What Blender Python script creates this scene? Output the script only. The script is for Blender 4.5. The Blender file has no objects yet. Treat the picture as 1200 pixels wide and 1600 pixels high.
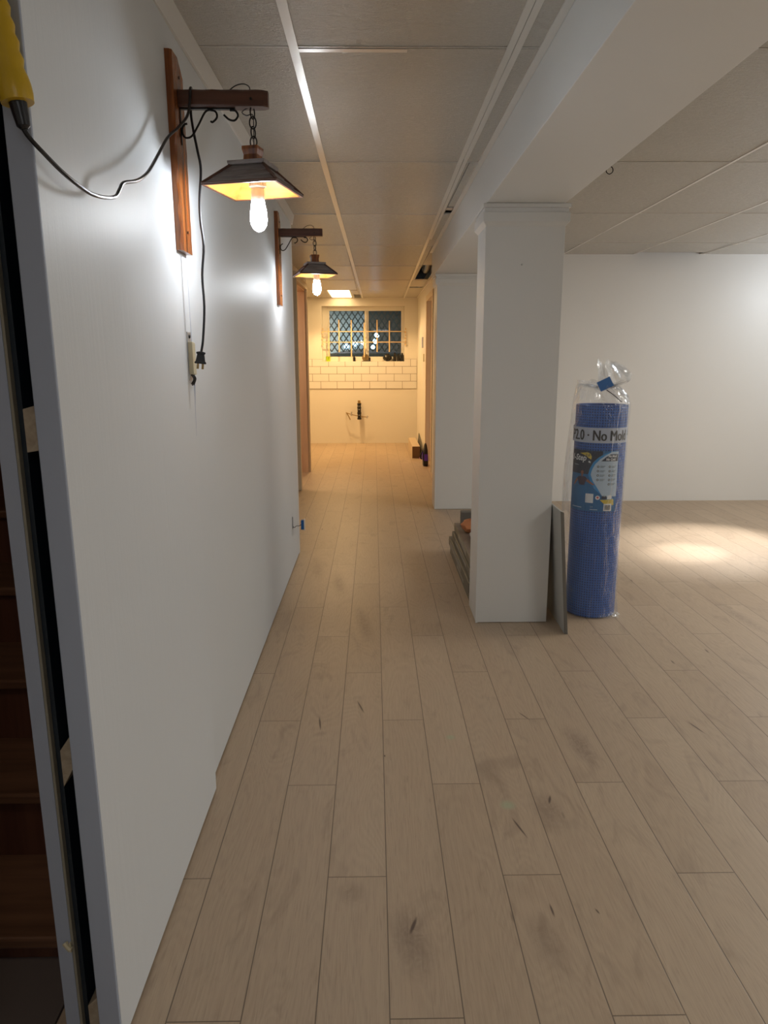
import bpy, bmesh, math, random
from mathutils import Vector, Matrix
random.seed(7)
PI = math.pi
scene = bpy.context.scene
COL = scene.collection
H = 1.30

# ------------------------------------------------------------------ camera
cd = bpy.data.cameras.new('camera'); cam = bpy.data.objects.new('camera', cd); COL.objects.link(cam)
def setup_cam():
    f = 1109.0
    Y = Vector(((584-600)/f, (800-558)/f, -1)).normalized()
    r = math.radians(0.28)
    g = Vector((-math.sin(r), math.cos(r), 0))
    Z = (g - Y*g.dot(Y)).normalized()
    X = Y.cross(Z)
    m = Matrix((X, Y, Z))
    cam.matrix_world = Matrix.Translation((0, 0, H)) @ m.to_4x4()
    cd.sensor_fit = 'VERTICAL'; cd.sensor_height = 36.0; cd.lens = f/1600*36.0
    cd.clip_start = 0.02; cd.clip_end = 60
setup_cam()
scene.camera = cam
scene.view_settings.view_transform = 'Standard'
scene.view_settings.look = 'None'
scene.view_settings.gamma = 1
scene.view_settings.use_curve_mapping = False
scene.view_settings.exposure = 0.0

# ------------------------------------------------------------------ light settings
BULB_E = 142.0
KITCHEN_E = 8.0
w = bpy.data.worlds.new('night'); scene.world = w; w.use_nodes = True
w.node_tree.nodes['Background'].inputs[0].default_value = (0.02, 0.03, 0.05, 1)
w.node_tree.nodes['Background'].inputs[1].default_value = 0.4
def area(name, loc, size, power, color, rot=(0, 0, 0)):
    l = bpy.data.lights.new(name, 'AREA'); l.shape = 'RECTANGLE'; l.size, l.size_y = size
    l.energy = power; l.color = color
    o = bpy.data.objects.new(name, l); o.location = loc; o.rotation_euler = rot; COL.objects.link(o); return o
area('family_room_fill', (2.6, 0.6, 2.13), (0.6, 1.2), 24, (0.97, 0.98, 0.96))  # added fill, unseen: lifts the near floor and pillar front
area('family_room_fill', (3.4, 3.6, 2.13), (0.6, 1.2), 38, (1.0, 0.95, 0.86))  # added fill out of view, brightens the right room's far wall
area('rear_hall_fill', (0.3, -1.2, 2.13), (0.6, 1.2), 8, (0.95, 0.97, 1.0))  # added fill behind the camera for soft general light
area('kitchen_fill', (-0.9, 9.3, 2.13), (0.5, 0.9), 19, (1.0, 0.62, 0.26))  # added fill hidden behind the wall, brightens the kitchen floor
area('bedroom_fill', (-1.45, 7.35, 2.1), (0.3, 0.3), 11, (1.0, 0.78, 0.55))  # unseen fill added to brighten the left door jamb
area('stairwell_fill', (-1.35, 0.5, 2.1), (0.3, 0.3), 2.6, (1.0, 0.85, 0.7))  # unseen fill added so the dark treads show
sp = bpy.data.lights.new('family_room_spot', 'SPOT'); sp.energy = 330; sp.spot_size = math.radians(13); sp.spot_blend = 1.0
sp.shadow_soft_size = 0.03; sp.color = (1.0, 0.97, 0.92)
so = bpy.data.objects.new('family_room_spot', sp); so.location = (3.55, 5.6, 1.95); COL.objects.link(so)
so.rotation_euler = (Vector((2.12, 4.62, 0))-Vector(so.location)).to_track_quat('-Z', 'Y').to_euler()
s2 = sp.copy(); s2.energy = 420; s2.spot_size = math.radians(34)
s2o = bpy.data.objects.new('family_room_floodlight', s2); s2o.location = (3.6, 5.75, 1.95); COL.objects.link(s2o)
s2o.rotation_euler = (Vector((2.35, 4.85, 0))-Vector(s2o.location)).to_track_quat('-Z', 'Y').to_euler()
pl = bpy.data.lights.new('family_room_bulb', 'POINT'); pl.energy = 15; pl.shadow_soft_size = 0.05; pl.color = (0.85, 0.92, 1.0)
po = bpy.data.objects.new('family_room_bulb', pl); po.location = (3.80, 5.55, 1.85); COL.objects.link(po)

# ------------------------------------------------------------------ materials
def new_mat(name, color=(0.8, 0.8, 0.8), rough=0.6, metal=0.0, spec=0.5):
    m = bpy.data.materials.new(name); m.use_nodes = True
    b = m.node_tree.nodes['Principled BSDF']
    b.inputs['Base Color'].default_value = (*color, 1)
    b.inputs['Roughness'].default_value = rough
    b.inputs['Metallic'].default_value = metal
    b.inputs['Specular IOR Level'].default_value = spec
    return m
class NT:
    def __init__(s, m):
        s.m = m; s.t = m.node_tree; s.b = s.t.nodes['Principled BSDF']
    def n(s, typ, **kw):
        o = s.t.nodes.new(typ)
        for k, v in kw.items(): setattr(o, k, v)
        return o
    def l(s, a, b): s.t.links.new(a, b)
    def setin(s, sock, v):
        if isinstance(v, (int, float)): sock.default_value = v
        elif isinstance(v, tuple): sock.default_value = v
        else: s.l(v, sock)
    def m_(s, op, a, b=0.0, c=0.0):
        o = s.n('ShaderNodeMath', operation=op)
        s.setin(o.inputs[0], a); s.setin(o.inputs[1], b); s.setin(o.inputs[2], c)
        return o.outputs[0]
    def xyz(s, kind='Object'):
        tc = s.n('ShaderNodeTexCoord'); sx = s.n('ShaderNodeSeparateXYZ'); s.l(tc.outputs[kind], sx.inputs[0])
        return sx.outputs[0], sx.outputs[1], sx.outputs[2]
    def comb(s, x, y, z=0.0):
        o = s.n('ShaderNodeCombineXYZ'); s.setin(o.inputs[0], x); s.setin(o.inputs[1], y); s.setin(o.inputs[2], z); return o.outputs[0]
    def noise(s, vec, scale=5, detail=2, rough=0.5, dist=0.0):
        o = s.n('ShaderNodeTexNoise'); s.l(vec, o.inputs['Vector'])
        o.inputs['Scale'].default_value = scale; o.inputs['Detail'].default_value = detail
        o.inputs['Roughness'].default_value = rough; o.inputs['Distortion'].default_value = dist
        return o.outputs['Fac']
    def ramp(s, fac, stops):
        o = s.n('ShaderNodeValToRGB'); s.l(fac, o.inputs[0]); e = o.color_ramp.elements
        while len(e) < len(stops): e.new(0.5)
        for i, (p, c) in enumerate(stops):
            e[i].position = p; e[i].color = (*c, 1) if len(c) == 3 else c
        return o.outputs[0]
    def mix(s, fac, a, b, mode='MIX'):
        o = s.n('ShaderNodeMix', data_type='RGBA', blend_type=mode)
        s.setin(o.inputs[0], fac)
        s.setin(o.inputs[6], (*a, 1) if isinstance(a, tuple) and len(a) == 3 else a)
        s.setin(o.inputs[7], (*b, 1) if isinstance(b, tuple) and len(b) == 3 else b)
        return o.outputs[2]
    def bump(s, h, strength=0.2, dist=0.01):
        o = s.n('ShaderNodeBump'); o.inputs['Strength'].default_value = strength; o.inputs['Distance'].default_value = dist
        s.l(h, o.inputs['Height']); s.l(o.outputs[0], s.b.inputs['Normal']); return o
    def map(s, scale, kind='Object', loc=(0, 0, 0)):
        tc = s.n('ShaderNodeTexCoord'); mp = s.n('ShaderNodeMapping')
        mp.inputs['Scale'].default_value = scale; mp.inputs['Location'].default_value = loc
        s.l(tc.outputs[kind], mp.inputs[0]); return mp.outputs[0]
    def color(s, v): s.l(v, s.b.inputs['Base Color'])

def mat_floor():
    m = new_mat('laminate_planks', rough=0.36); t = NT(m)
    W, L, X0, Y0 = 0.1496, 1.2025, -0.1236, 1.577
    x, y, z = t.xyz()
    cx = t.m_('DIVIDE', t.m_('SUBTRACT', x, X0), W)
    c = t.m_('FLOOR', cx); fx = t.m_('SUBTRACT', cx, c)
    ty = t.m_('SUBTRACT', t.m_('DIVIDE', t.m_('SUBTRACT', y, Y0), L), t.m_('MULTIPLY', c, 0.66667))
    r = t.m_('FLOOR', ty); fy = t.m_('SUBTRACT', ty, r)
    ex = t.m_('MULTIPLY', t.m_('MINIMUM', fx, t.m_('SUBTRACT', 1.0, fx)), W)
    ey = t.m_('MULTIPLY', t.m_('MINIMUM', fy, t.m_('SUBTRACT', 1.0, fy)), L)
    e = t.m_('MINIMUM', ex, ey)
    seam = t.m_('SMOOTH_MIN', t.m_('DIVIDE', e, 0.0019), 1.0, 0.3)
    wn = t.n('ShaderNodeTexWhiteNoise', noise_dimensions='2D'); t.l(t.comb(c, r), wn.inputs['Vector'])
    rnd = wn.outputs['Value']
    off = t.m_('MULTIPLY', rnd, 37.0)
    vec = t.comb(t.m_('ADD', t.m_('MULTIPLY', x, 1.0), off), t.m_('ADD', y, t.m_('MULTIPLY', rnd, 91.0)), rnd)
    def sc(v, a):
        mp = t.n('ShaderNodeMapping'); mp.inputs['Scale'].default_value = a; t.l(v, mp.inputs[0]); return mp.outputs[0]
    big = t.noise(sc(vec, (5.0, 1.5, 1)), 1.0, 3, 0.5, 0.8)
    fine = t.noise(sc(vec, (240, 9, 1)), 1.0, 3, 0.6)
    # cathedral grain: bands warped by a soft noise
    warp = t.noise(sc(vec, (7, 1.2, 1)), 1.0, 1, 0.4, 0.3)
    rings = t.m_('SINE', t.m_('MULTIPLY', warp, 190.0))
    rings = t.m_('ADD', t.m_('MULTIPLY', rings, 0.5), 0.5)
    # smoky blotches
    bl = t.noise(sc(vec, (9, 3.4, 1)), 1.0, 3, 0.55, 1.6)
    blot = t.ramp(bl, [(0.56, (0, 0, 0)), (0.74, (1, 1, 1))])
    # knots
    vo = t.n('ShaderNodeTexVoronoi', feature='F1'); vo.inputs['Scale'].default_value = 1.0
    vo.inputs['Randomness'].default_value = 1.0
    t.l(sc(vec, (9.0, 1.9, 1)), vo.inputs['Vector'])
    knot = t.ramp(vo.outputs['Distance'], [(0.015, (1, 1, 1)), (0.05, (0, 0, 0))])
    base = t.mix(rnd, (0.435, 0.325, 0.220), (0.530, 0.412, 0.290))
    base = t.mix(t.m_('MULTIPLY', big, 0.85), base, (0.38, 0.272, 0.185))
    base = t.mix(t.m_('MULTIPLY', fine, 0.42), base, (0.62, 0.50, 0.37))
    base = t.mix(t.m_('MULTIPLY', rings, 0.09), base, (0.22, 0.15, 0.10))
    base = t.mix(t.m_('MULTIPLY', blot, 0.27), base, (0.20, 0.135, 0.095))
    base = t.mix(t.m_('MULTIPLY', knot, 0.75), base, (0.07, 0.042, 0.03))
    grain = t.noise(sc(vec, (420, 14, 1)), 1.0, 2, 0.6, 0.4)
    base = t.mix(t.m_('MULTIPLY', t.ramp(grain, [(0.54, (0, 0, 0)), (0.70, (1, 1, 1))]), 0.28), base, (0.22, 0.15, 0.105))
    swirl = t.noise(t.comb(t.m_('MULTIPLY', x, 34.0), t.m_('MULTIPLY', y, 26.0)), 1.0, 3, 0.6, 2.2)
    def spot(px, py, rx_, ry_, sk=0.0):
        dy = t.m_('SUBTRACT', y, py); dx = t.m_('ADD', t.m_('SUBTRACT', x, px), t.m_('MULTIPLY', dy, sk))
        a = t.m_('DIVIDE', dx, rx_); b = t.m_('DIVIDE', dy, ry_)
        return t.m_('SQRT', t.m_('ADD', t.m_('MULTIPLY', a, a), t.m_('MULTIPLY', b, b)))
    # swirled dark figure round the knots printed in single boards
    for (px, py, ax_, ay_, k0) in ((0.080, 1.37, 0.055, 0.13, 0.75), (0.505, 1.84, 0.055, 0.12, 0.6), (0.70, 2.19, 0.05, 0.16, 0.75), (-0.055, 3.34, 0.05, 0.30, 0.7), (-0.21, 3.98, 0.05, 0.30, 0.65), (-0.36, 4.30, 0.05, 0.30, 0.6),
                                   (0.39, 1.36, 0.05, 0.10, 0.5), (1.86, 3.42, 0.05, 0.35, 0.6), (-0.06, 1.52, 0.05, 0.05, 0.45), (0.36, 2.02, 0.055, 0.15, 0.3), (0.62, 3.02, 0.05, 0.14, 0.4)):
        k = t.ramp(spot(px, py, ax_, ay_, 0.1), [(0.25, (1, 1, 1)), (1.0, (0, 0, 0))])
        f = t.m_('MULTIPLY', t.m_('MULTIPLY', k, t.m_('ADD', t.m_('MULTIPLY', swirl, 1.3), -0.15)), k0)
        base = t.mix(f, base, (0.175, 0.115, 0.085))
    for (px, py, rx_, ry_, sk) in ((0.086, 1.415, 0.006, 0.030, -0.35), (0.522, 1.892, 0.005, 0.024, -0.3), (0.405, 1.765, 0.004, 0.050, 0.30), (-0.056, 2.48, 0.0045, 0.055, 0.28), (-0.202, 2.36, 0.0045, 0.055, 0.12),
                                   (0.550, 2.40, 0.0035, 0.035, 0.5), (1.15, 2.305, 0.004, 0.05, 0.3), (0.422, 1.457, 0.0035, 0.024, 0.05), (0.53, 1.452, 0.003, 0.010, 0.3), (0.03, 2.14, 0.003, 0.008, 0.0)):
        k = t.ramp(spot(px, py, rx_, ry_, sk), [(0.45, (0.85, 0.85, 0.85)), (1.0, (0, 0, 0))])
        base = t.mix(k, base, (0.075, 0.045, 0.035))
    # worn putty-green smudges on two boards
    for (px, py, rad) in ((0.262, 2.255, 0.020), (0.391, 1.868, 0.027)):
        dx = t.m_('SUBTRACT', x, px); dy = t.m_('SUBTRACT', y, py)
        d = t.m_('SQRT', t.m_('ADD', t.m_('MULTIPLY', dx, dx), t.m_('MULTIPLY', dy, dy)))
        k = t.ramp(t.m_('DIVIDE', d, rad), [(0.35, (0.6, 0.6, 0.6)), (1.0, (0, 0, 0))])
        base = t.mix(k, base, (0.38, 0.46, 0.30))
    base = t.mix(seam, (0.075, 0.05, 0.035), base)
    t.color(base)
    hgt = t.m_('ADD', t.m_('MULTIPLY', fine, 0.15), seam)
    t.bump(hgt, 0.35, 0.001)
    t.l(t.m_('ADD', 0.40, t.m_('MULTIPLY', fine, 0.12)), t.b.inputs['Roughness'])
    return m

def mat_paint(name, col, rough=0.5, stroke=0.0, spec=0.5):
    m = new_mat(name, col, rough, spec=spec); t = NT(m)
    n1 = t.noise(t.map((1, 1, 1)), 1.3, 3)
    c2 = tuple(c*0.955 for c in col)
    t.color(t.mix(n1, col, c2))
    if stroke:
        n2 = t.noise(t.map((60, 60, 2.2)), 1.0, 4, 0.6)
        n3 = t.noise(t.map((260, 260, 200)), 1.0, 2, 0.5)
        t.bump(t.m_('ADD', n2, t.m_('MULTIPLY', n3, 0.25)), stroke, 0.0016)
    else:
        n3 = t.noise(t.map((220, 220, 220)), 1.0, 2, 0.5)
        t.bump(n3, 0.08, 0.001)
    return m

def mat_tile_ceiling():
    m = new_mat('embossed_ceiling_tile', (0.62, 0.60, 0.56), 0.24); t = NT(m)
    a = t.noise(t.map((38, 190, 1)), 1.0, 3, 0.65)
    b = t.noise(t.map((150, 300, 1)), 1.0, 2, 0.6)
    streak = t.ramp(a, [(0.52, (0, 0, 0)), (0.66, (1, 1, 1))])
    c = t.mix(b, (0.50, 0.475, 0.425), (0.60, 0.575, 0.52))
    t.color(t.mix(t.m_('MULTIPLY', streak, 0.35), c, (0.78, 0.76, 0.71)))
    t.bump(t.m_('ADD', streak, t.m_('MULTIPLY', b, 0.6)), 0.65, 0.006)
    return m

def mat_wood(name, dark, light, axis=2, scale=1.0, rough=0.35, bumpy=0.15):
    m = new_mat(name, dark, rough); t = NT(m)
    s = [38*scale]*3; s[axis] = 2.2*scale
    a = t.noise(t.map(tuple(s)), 1.0, 4, 0.6, 0.6)
    b = t.noise(t.map(tuple(v*3 for v in s)), 1.0, 2)
    f = t.m_('ADD', t.m_('MULTIPLY', a, 0.8), t.m_('MULTIPLY', b, 0.25))
    t.color(t.ramp(f, [(0.35, dark), (0.68, light)]))
    t.bump(f, bumpy, 0.002)
    return m

def mat_subway():
    m = new_mat('subway_tile', (0.80, 0.78, 0.74), 0.18); t = NT(m)
    x, y, z = t.xyz()
    Wd, Ht = 0.2475, 0.1105
    rz = t.m_('DIVIDE', t.m_('SUBTRACT', z, 0.830), Ht); row = t.m_('FLOOR', rz); fz = t.m_('SUBTRACT', rz, row)
    odd = t.m_('MODULO', row, 2.0)
    rx = t.m_('SUBTRACT', t.m_('DIVIDE', t.m_('ADD', x, 0.806), Wd), t.m_('MULTIPLY', odd, 0.5))
    fx = t.m_('FRACT', rx)
    ex = t.m_('MULTIPLY', t.m_('MINIMUM', fx, t.m_('SUBTRACT', 1.0, fx)), Wd)
    ez = t.m_('MULTIPLY', t.m_('MINIMUM', fz, t.m_('SUBTRACT', 1.0, fz)), Ht)
    e = t.m_('DIVIDE', t.m_('MINIMUM', ex, ez), 0.0042)
    s = t.m_('MINIMUM', e, 1.0)
    g = t.ramp(s, [(0.45, (0.20, 0.15, 0.10)), (0.85, (0.80, 0.78, 0.74))])
    t.color(g); t.bump(s, 0.4, 0.002)
    t.l(t.ramp(s, [(0.4, (0.8,)*3), (0.9, (0.16,)*3)]), t.b.inputs['Roughness'])
    return m

def mat_emit(name, col, strength):
    m = bpy.data.materials.new(name); m.use_nodes = True; nt = m.node_tree; nt.nodes.clear()
    e = nt.nodes.new('ShaderNodeEmission'); o = nt.nodes.new('ShaderNodeOutputMaterial')
    e.inputs[0].default_value = (*col, 1); e.inputs[1].default_value = strength
    nt.links.new(e.outputs[0], o.inputs[0]); return m

def mat_film():
    m = bpy.data.materials.new('clear_plastic_film'); m.use_nodes = True; nt = m.node_tree; nt.nodes.clear()
    N = nt.nodes.new; out = N('ShaderNodeOutputMaterial')
    tr = N('ShaderNodeBsdfTransparent'); tr.inputs[0].default_value = (0.97, 0.98, 0.99, 1)
    gl = N('ShaderNodeBsdfGlossy'); gl.inputs['Roughness'].default_value = 0.10; gl.inputs[0].default_value = (1, 1, 1, 1)
    df = N('ShaderNodeBsdfDiffuse'); df.inputs[0].default_value = (0.85, 0.87, 0.9, 1)
    tc = N('ShaderNodeTexCoord'); mp = N('ShaderNodeMapping'); mp.inputs['Scale'].default_value = (14, 14, 5)
    ns = N('ShaderNodeTexNoise'); ns.inputs['Scale'].default_value = 1.4; ns.inputs['Detail'].default_value = 4; ns.inputs['Distortion'].default_value = 1.2
    bp = N('ShaderNodeBump'); bp.inputs['Strength'].default_value = 1.0; bp.inputs['Distance'].default_value = 0.035
    nt.links.new(tc.outputs['Object'], mp.inputs[0]); nt.links.new(mp.outputs[0], ns.inputs['Vector'])
    nt.links.new(ns.outputs['Fac'], bp.inputs['Height'])
    for s in (gl, df): nt.links.new(bp.outputs[0], s.inputs['Normal'])
    lw = N('ShaderNodeLayerWeight'); lw.inputs[0].default_value = 0.5; pw = N('ShaderNodeMath'); pw.operation = 'POWER'; pw.inputs[1].default_value = 3.0
    fr = N('ShaderNodeMath'); fr.operation = 'MULTIPLY_ADD'; fr.inputs[1].default_value = 0.60; fr.inputs[2].default_value = 0.035
    nt.links.new(bp.outputs[0], lw.inputs['Normal']); nt.links.new(lw.outputs['Facing'], pw.inputs[0]); nt.links.new(pw.outputs[0], fr.inputs[0])
    m1 = N('ShaderNodeMixShader'); m1.inputs[0].default_value = 0.055
    m2 = N('ShaderNodeMixShader')
    nt.links.new(tr.outputs[0], m1.inputs[1]); nt.links.new(df.outputs[0], m1.inputs[2])
    nt.links.new(fr.outputs[0], m2.inputs[0]); nt.links.new(m1.outputs[0], m2.inputs[1]); nt.links.new(gl.outputs[0], m2.inputs[2])
    nt.links.new(m2.outputs[0], out.inputs[0]); return m

def mat_dimple():
    m = new_mat('blue_dimpled_sheet', (0.02, 0.09, 0.42), 0.38); t = NT(m)
    x, y, z = t.xyz()
    ang = t.m_('ARCTAN2', y, x)
    su = t.m_('MULTIPLY', ang, 62.0); sv = t.m_('MULTIPLY', z, 2*PI/0.0129)
    h = t.m_('MULTIPLY', t.m_('ADD', t.m_('SINE', su), 1.0), t.m_('ADD', t.m_('SINE', sv), 1.0))
    k = t.ramp(t.m_('DIVIDE', h, 4.0), [(0.35, (0, 0, 0)), (0.6, (1, 1, 1))])
    t.color(t.mix(k, (0.020, 0.120, 0.46), (0.004, 0.028, 0.13)))
    t.bump(k, 0.7, 0.004)
    return m

M = {}
M['floor'] = mat_floor()
M['white'] = mat_paint('white_wall_paint', (0.80, 0.79, 0.765), 0.45)
M['satin'] = mat_paint('satin_white_panel_paint', (0.725, 0.757, 0.785), 0.47, spec=0.13, stroke=0.40)
M['greyedge'] = mat_paint('grey_painted_edge', (0.40, 0.45, 0.56), 0.5)
M['cream'] = mat_paint('cream_wall_paint', (0.80, 0.765, 0.69), 0.5)
M['pillar'] = mat_paint('pillar_white_paint', (0.74, 0.74, 0.72), 0.42)
M['ceil'] = mat_tile_ceiling()
M['tbar'] = new_mat('painted_grid_metal', (0.72, 0.70, 0.65), 0.28, 0.25)
M['dark'] = new_mat('cavity_shade', (0.006, 0.006, 0.007), 0.9)  # near-black colour stands in for the shade inside openings
M['navy'] = new_mat('dark_blue_membrane', (0.012, 0.022, 0.034), 0.5)
M['gap_shade'] = new_mat('gap_shade_backer', (0.02, 0.02, 0.025), 0.9)  # dark colour painted in for shade in the wall gaps
M['rawedge'] = mat_paint('raw_board_edge', (0.30, 0.28, 0.22), 0.8)
M['cleat'] = mat_wood('pale_spruce', (0.30, 0.24, 0.17), (0.46, 0.38, 0.28), 1, rough=0.7)
M['bracket'] = mat_wood('amber_stained_pine', (0.10, 0.026, 0.009), (0.36, 0.115, 0.026), 2, 1.0, 0.24, 0.3)
M['arm'] = mat_wood('amber_stained_pine_arm', (0.055, 0.019, 0.011), (0.12, 0.045, 0.024), 0, 1.0, 0.34, 0.3)
M['shade'] = mat_wood('dark_stained_shade', (0.20, 0.165, 0.155), (0.32, 0.275, 0.26), 0, 1.0, 0.42, 0.2)
M['shade_in'] = mat_wood('honey_pine_inside', (0.30, 0.115, 0.018), (0.50, 0.235, 0.048), 0, 1.0, 0.35, 0.1)
M['iron'] = new_mat('black_wrought_iron', (0.022, 0.021, 0.021), 0.38, 0.8)
M['cord'] = new_mat('black_rubber_cord', (0.013, 0.014, 0.017), 0.30)
M['socket'] = new_mat('pale_bulb_base', (0.78, 0.74, 0.68), 0.35)
M['ivory'] = new_mat('ivory_plastic', (0.62, 0.56, 0.38), 0.35)
M['steel'] = new_mat('zinc_steel', (0.55, 0.55, 0.56), 0.35, 0.9)
M['yellow'] = new_mat('yellow_rubber_grip', (0.62, 0.40, 0.02), 0.30)
M['blue'] = new_mat('blue_plastic', (0.01, 0.11, 0.36), 0.4)
M['bulb'] = mat_emit('lit_bulb_glass', (0.90, 0.95, 1.0), BULB_E)
M['panel_light'] = mat_emit('lit_warm_diffuser', (1.0, 0.68, 0.32), KITCHEN_E)
M['stair'] = mat_wood('dark_oak_stair', (0.13, 0.062, 0.034), (0.24, 0.12, 0.065), 0, 0.6, 0.35, 0.1)
M['riser'] = mat_wood('red_brown_riser', (0.10, 0.038, 0.024), (0.17, 0.07, 0.04), 2, 0.5, 0.4, 0.1)
M['darktile'] = mat_paint('brown_landing_tile', (0.16, 0.13, 0.115), 0.45)
M['subway'] = mat_subway()
M['doorwood'] = mat_wood('tan_door_veneer', (0.66, 0.44, 0.29), (0.74, 0.53, 0.36), 2, 0.5, 0.45, 0.05)
M['casing'] = new_mat('pale_casing_wood', (0.70, 0.60, 0.44), 0.45)
M['wframe'] = new_mat('window_vinyl', (0.72, 0.69, 0.62), 0.4)
M['muntin'] = new_mat('pale_wood_strip', (0.68, 0.50, 0.28), 0.5)
M['lattice'] = new_mat('weathered_lattice', (0.10, 0.12, 0.12), 0.8)
M['tarp'] = mat_paint('grey_outdoor_wall', (0.42, 0.47, 0.46), 0.8)
M['brownback'] = mat_paint('brown_backdrop', (0.17, 0.135, 0.10), 0.8)
M['soil'] = new_mat('dark_soil', (0.03, 0.028, 0.028), 0.95)
M['blackplastic'] = new_mat('black_plastic', (0.008, 0.008, 0.009), 0.35)
M['brass'] = new_mat('aged_brass', (0.40, 0.28, 0.12), 0.35, 0.9)
M['lime'] = new_mat('lime_plastic', (0.50, 0.72, 0.03), 0.4)
M['glassdial'] = new_mat('dial_face', (0.55, 0.5, 0.38), 0.3)
M['purple'] = new_mat('purple_fabric', (0.10, 0.03, 0.42), 0.6)
M['pinkbit'] = new_mat('pink_tag', (0.7, 0.3, 0.4), 0.6)
M['carton_dark'] = mat_paint('brown_carton_end', (0.16, 0.085, 0.035), 0.8)
M['carton'] = mat_paint('pale_carton', (0.62, 0.50, 0.36), 0.8)
M['box'] = mat_paint('grey_brown_flooring_box', (0.155, 0.145, 0.115), 0.5)
M['boxtop'] = mat_paint('brown_flooring_box_top', (0.20, 0.155, 0.12), 0.5)
M['boxprint'] = new_mat('box_print_light', (0.55, 0.53, 0.47), 0.5)
M['orange'] = new_mat('orange_cloth', (0.62, 0.24, 0.10), 0.8)
M['whitecloth'] = mat_paint('off_white_cloth', (0.7, 0.66, 0.6), 0.8)
M['cement'] = mat_paint('grey_cement_board', (0.50, 0.50, 0.475), 0.75)
M['cement_edge'] = mat_paint('dark_cement_edge', (0.17, 0.16, 0.14), 0.85)
M['film'] = mat_film()
M['dimple'] = mat_dimple()
M['bandpaper'] = new_mat('printed_band_grey', (0.50, 0.55, 0.66), 0.45)
M['ink'] = new_mat('black_ink', (0.012, 0.012, 0.016), 0.5)
M['lblblue'] = new_mat('label_mid_blue', (0.008, 0.14, 0.36), 0.4)
M['lblnavy'] = new_mat('label_navy', (0.012, 0.020, 0.045), 0.4)
M['lblcyan'] = new_mat('label_cyan', (0.02, 0.27, 0.62), 0.4)
M['lblpale'] = new_mat('label_pale', (0.50, 0.62, 0.74), 0.4)
M['lblwhite'] = new_mat('label_white', (0.78, 0.80, 0.82), 0.4)
M['lblyellow'] = new_mat('label_yellow', (0.66, 0.50, 0.05), 0.4)
M['lblred'] = new_mat('label_red', (0.6, 0.03, 0.03), 0.4)
M['skin'] = new_mat('printed_skin', (0.30, 0.12, 0.07), 0.5)
M['shirt'] = new_mat('printed_shirt', (0.05, 0.025, 0.05), 0.5)
def mat_glass():
    m = bpy.data.materials.new('window_glass'); m.use_nodes = True; nt = m.node_tree; nt.nodes.clear()
    N = nt.nodes.new; out = N('ShaderNodeOutputMaterial'); tr = N('ShaderNodeBsdfTransparent'); gl = N('ShaderNodeBsdfGlossy')
    gl.inputs['Roughness'].default_value = 0.02; fr = N('ShaderNodeFresnel'); fr.inputs[0].default_value = 1.45
    tr.inputs[0].default_value = (0.9, 0.95, 0.97, 1)
    mx = N('ShaderNodeMixShader'); nt.links.new(fr.outputs[0], mx.inputs[0]); nt.links.new(tr.outputs[0], mx.inputs[1])
    nt.links.new(gl.outputs[0], mx.inputs[2]); nt.links.new(mx.outputs[0], out.inputs[0]); return m
M['glass'] = mat_glass()

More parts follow.
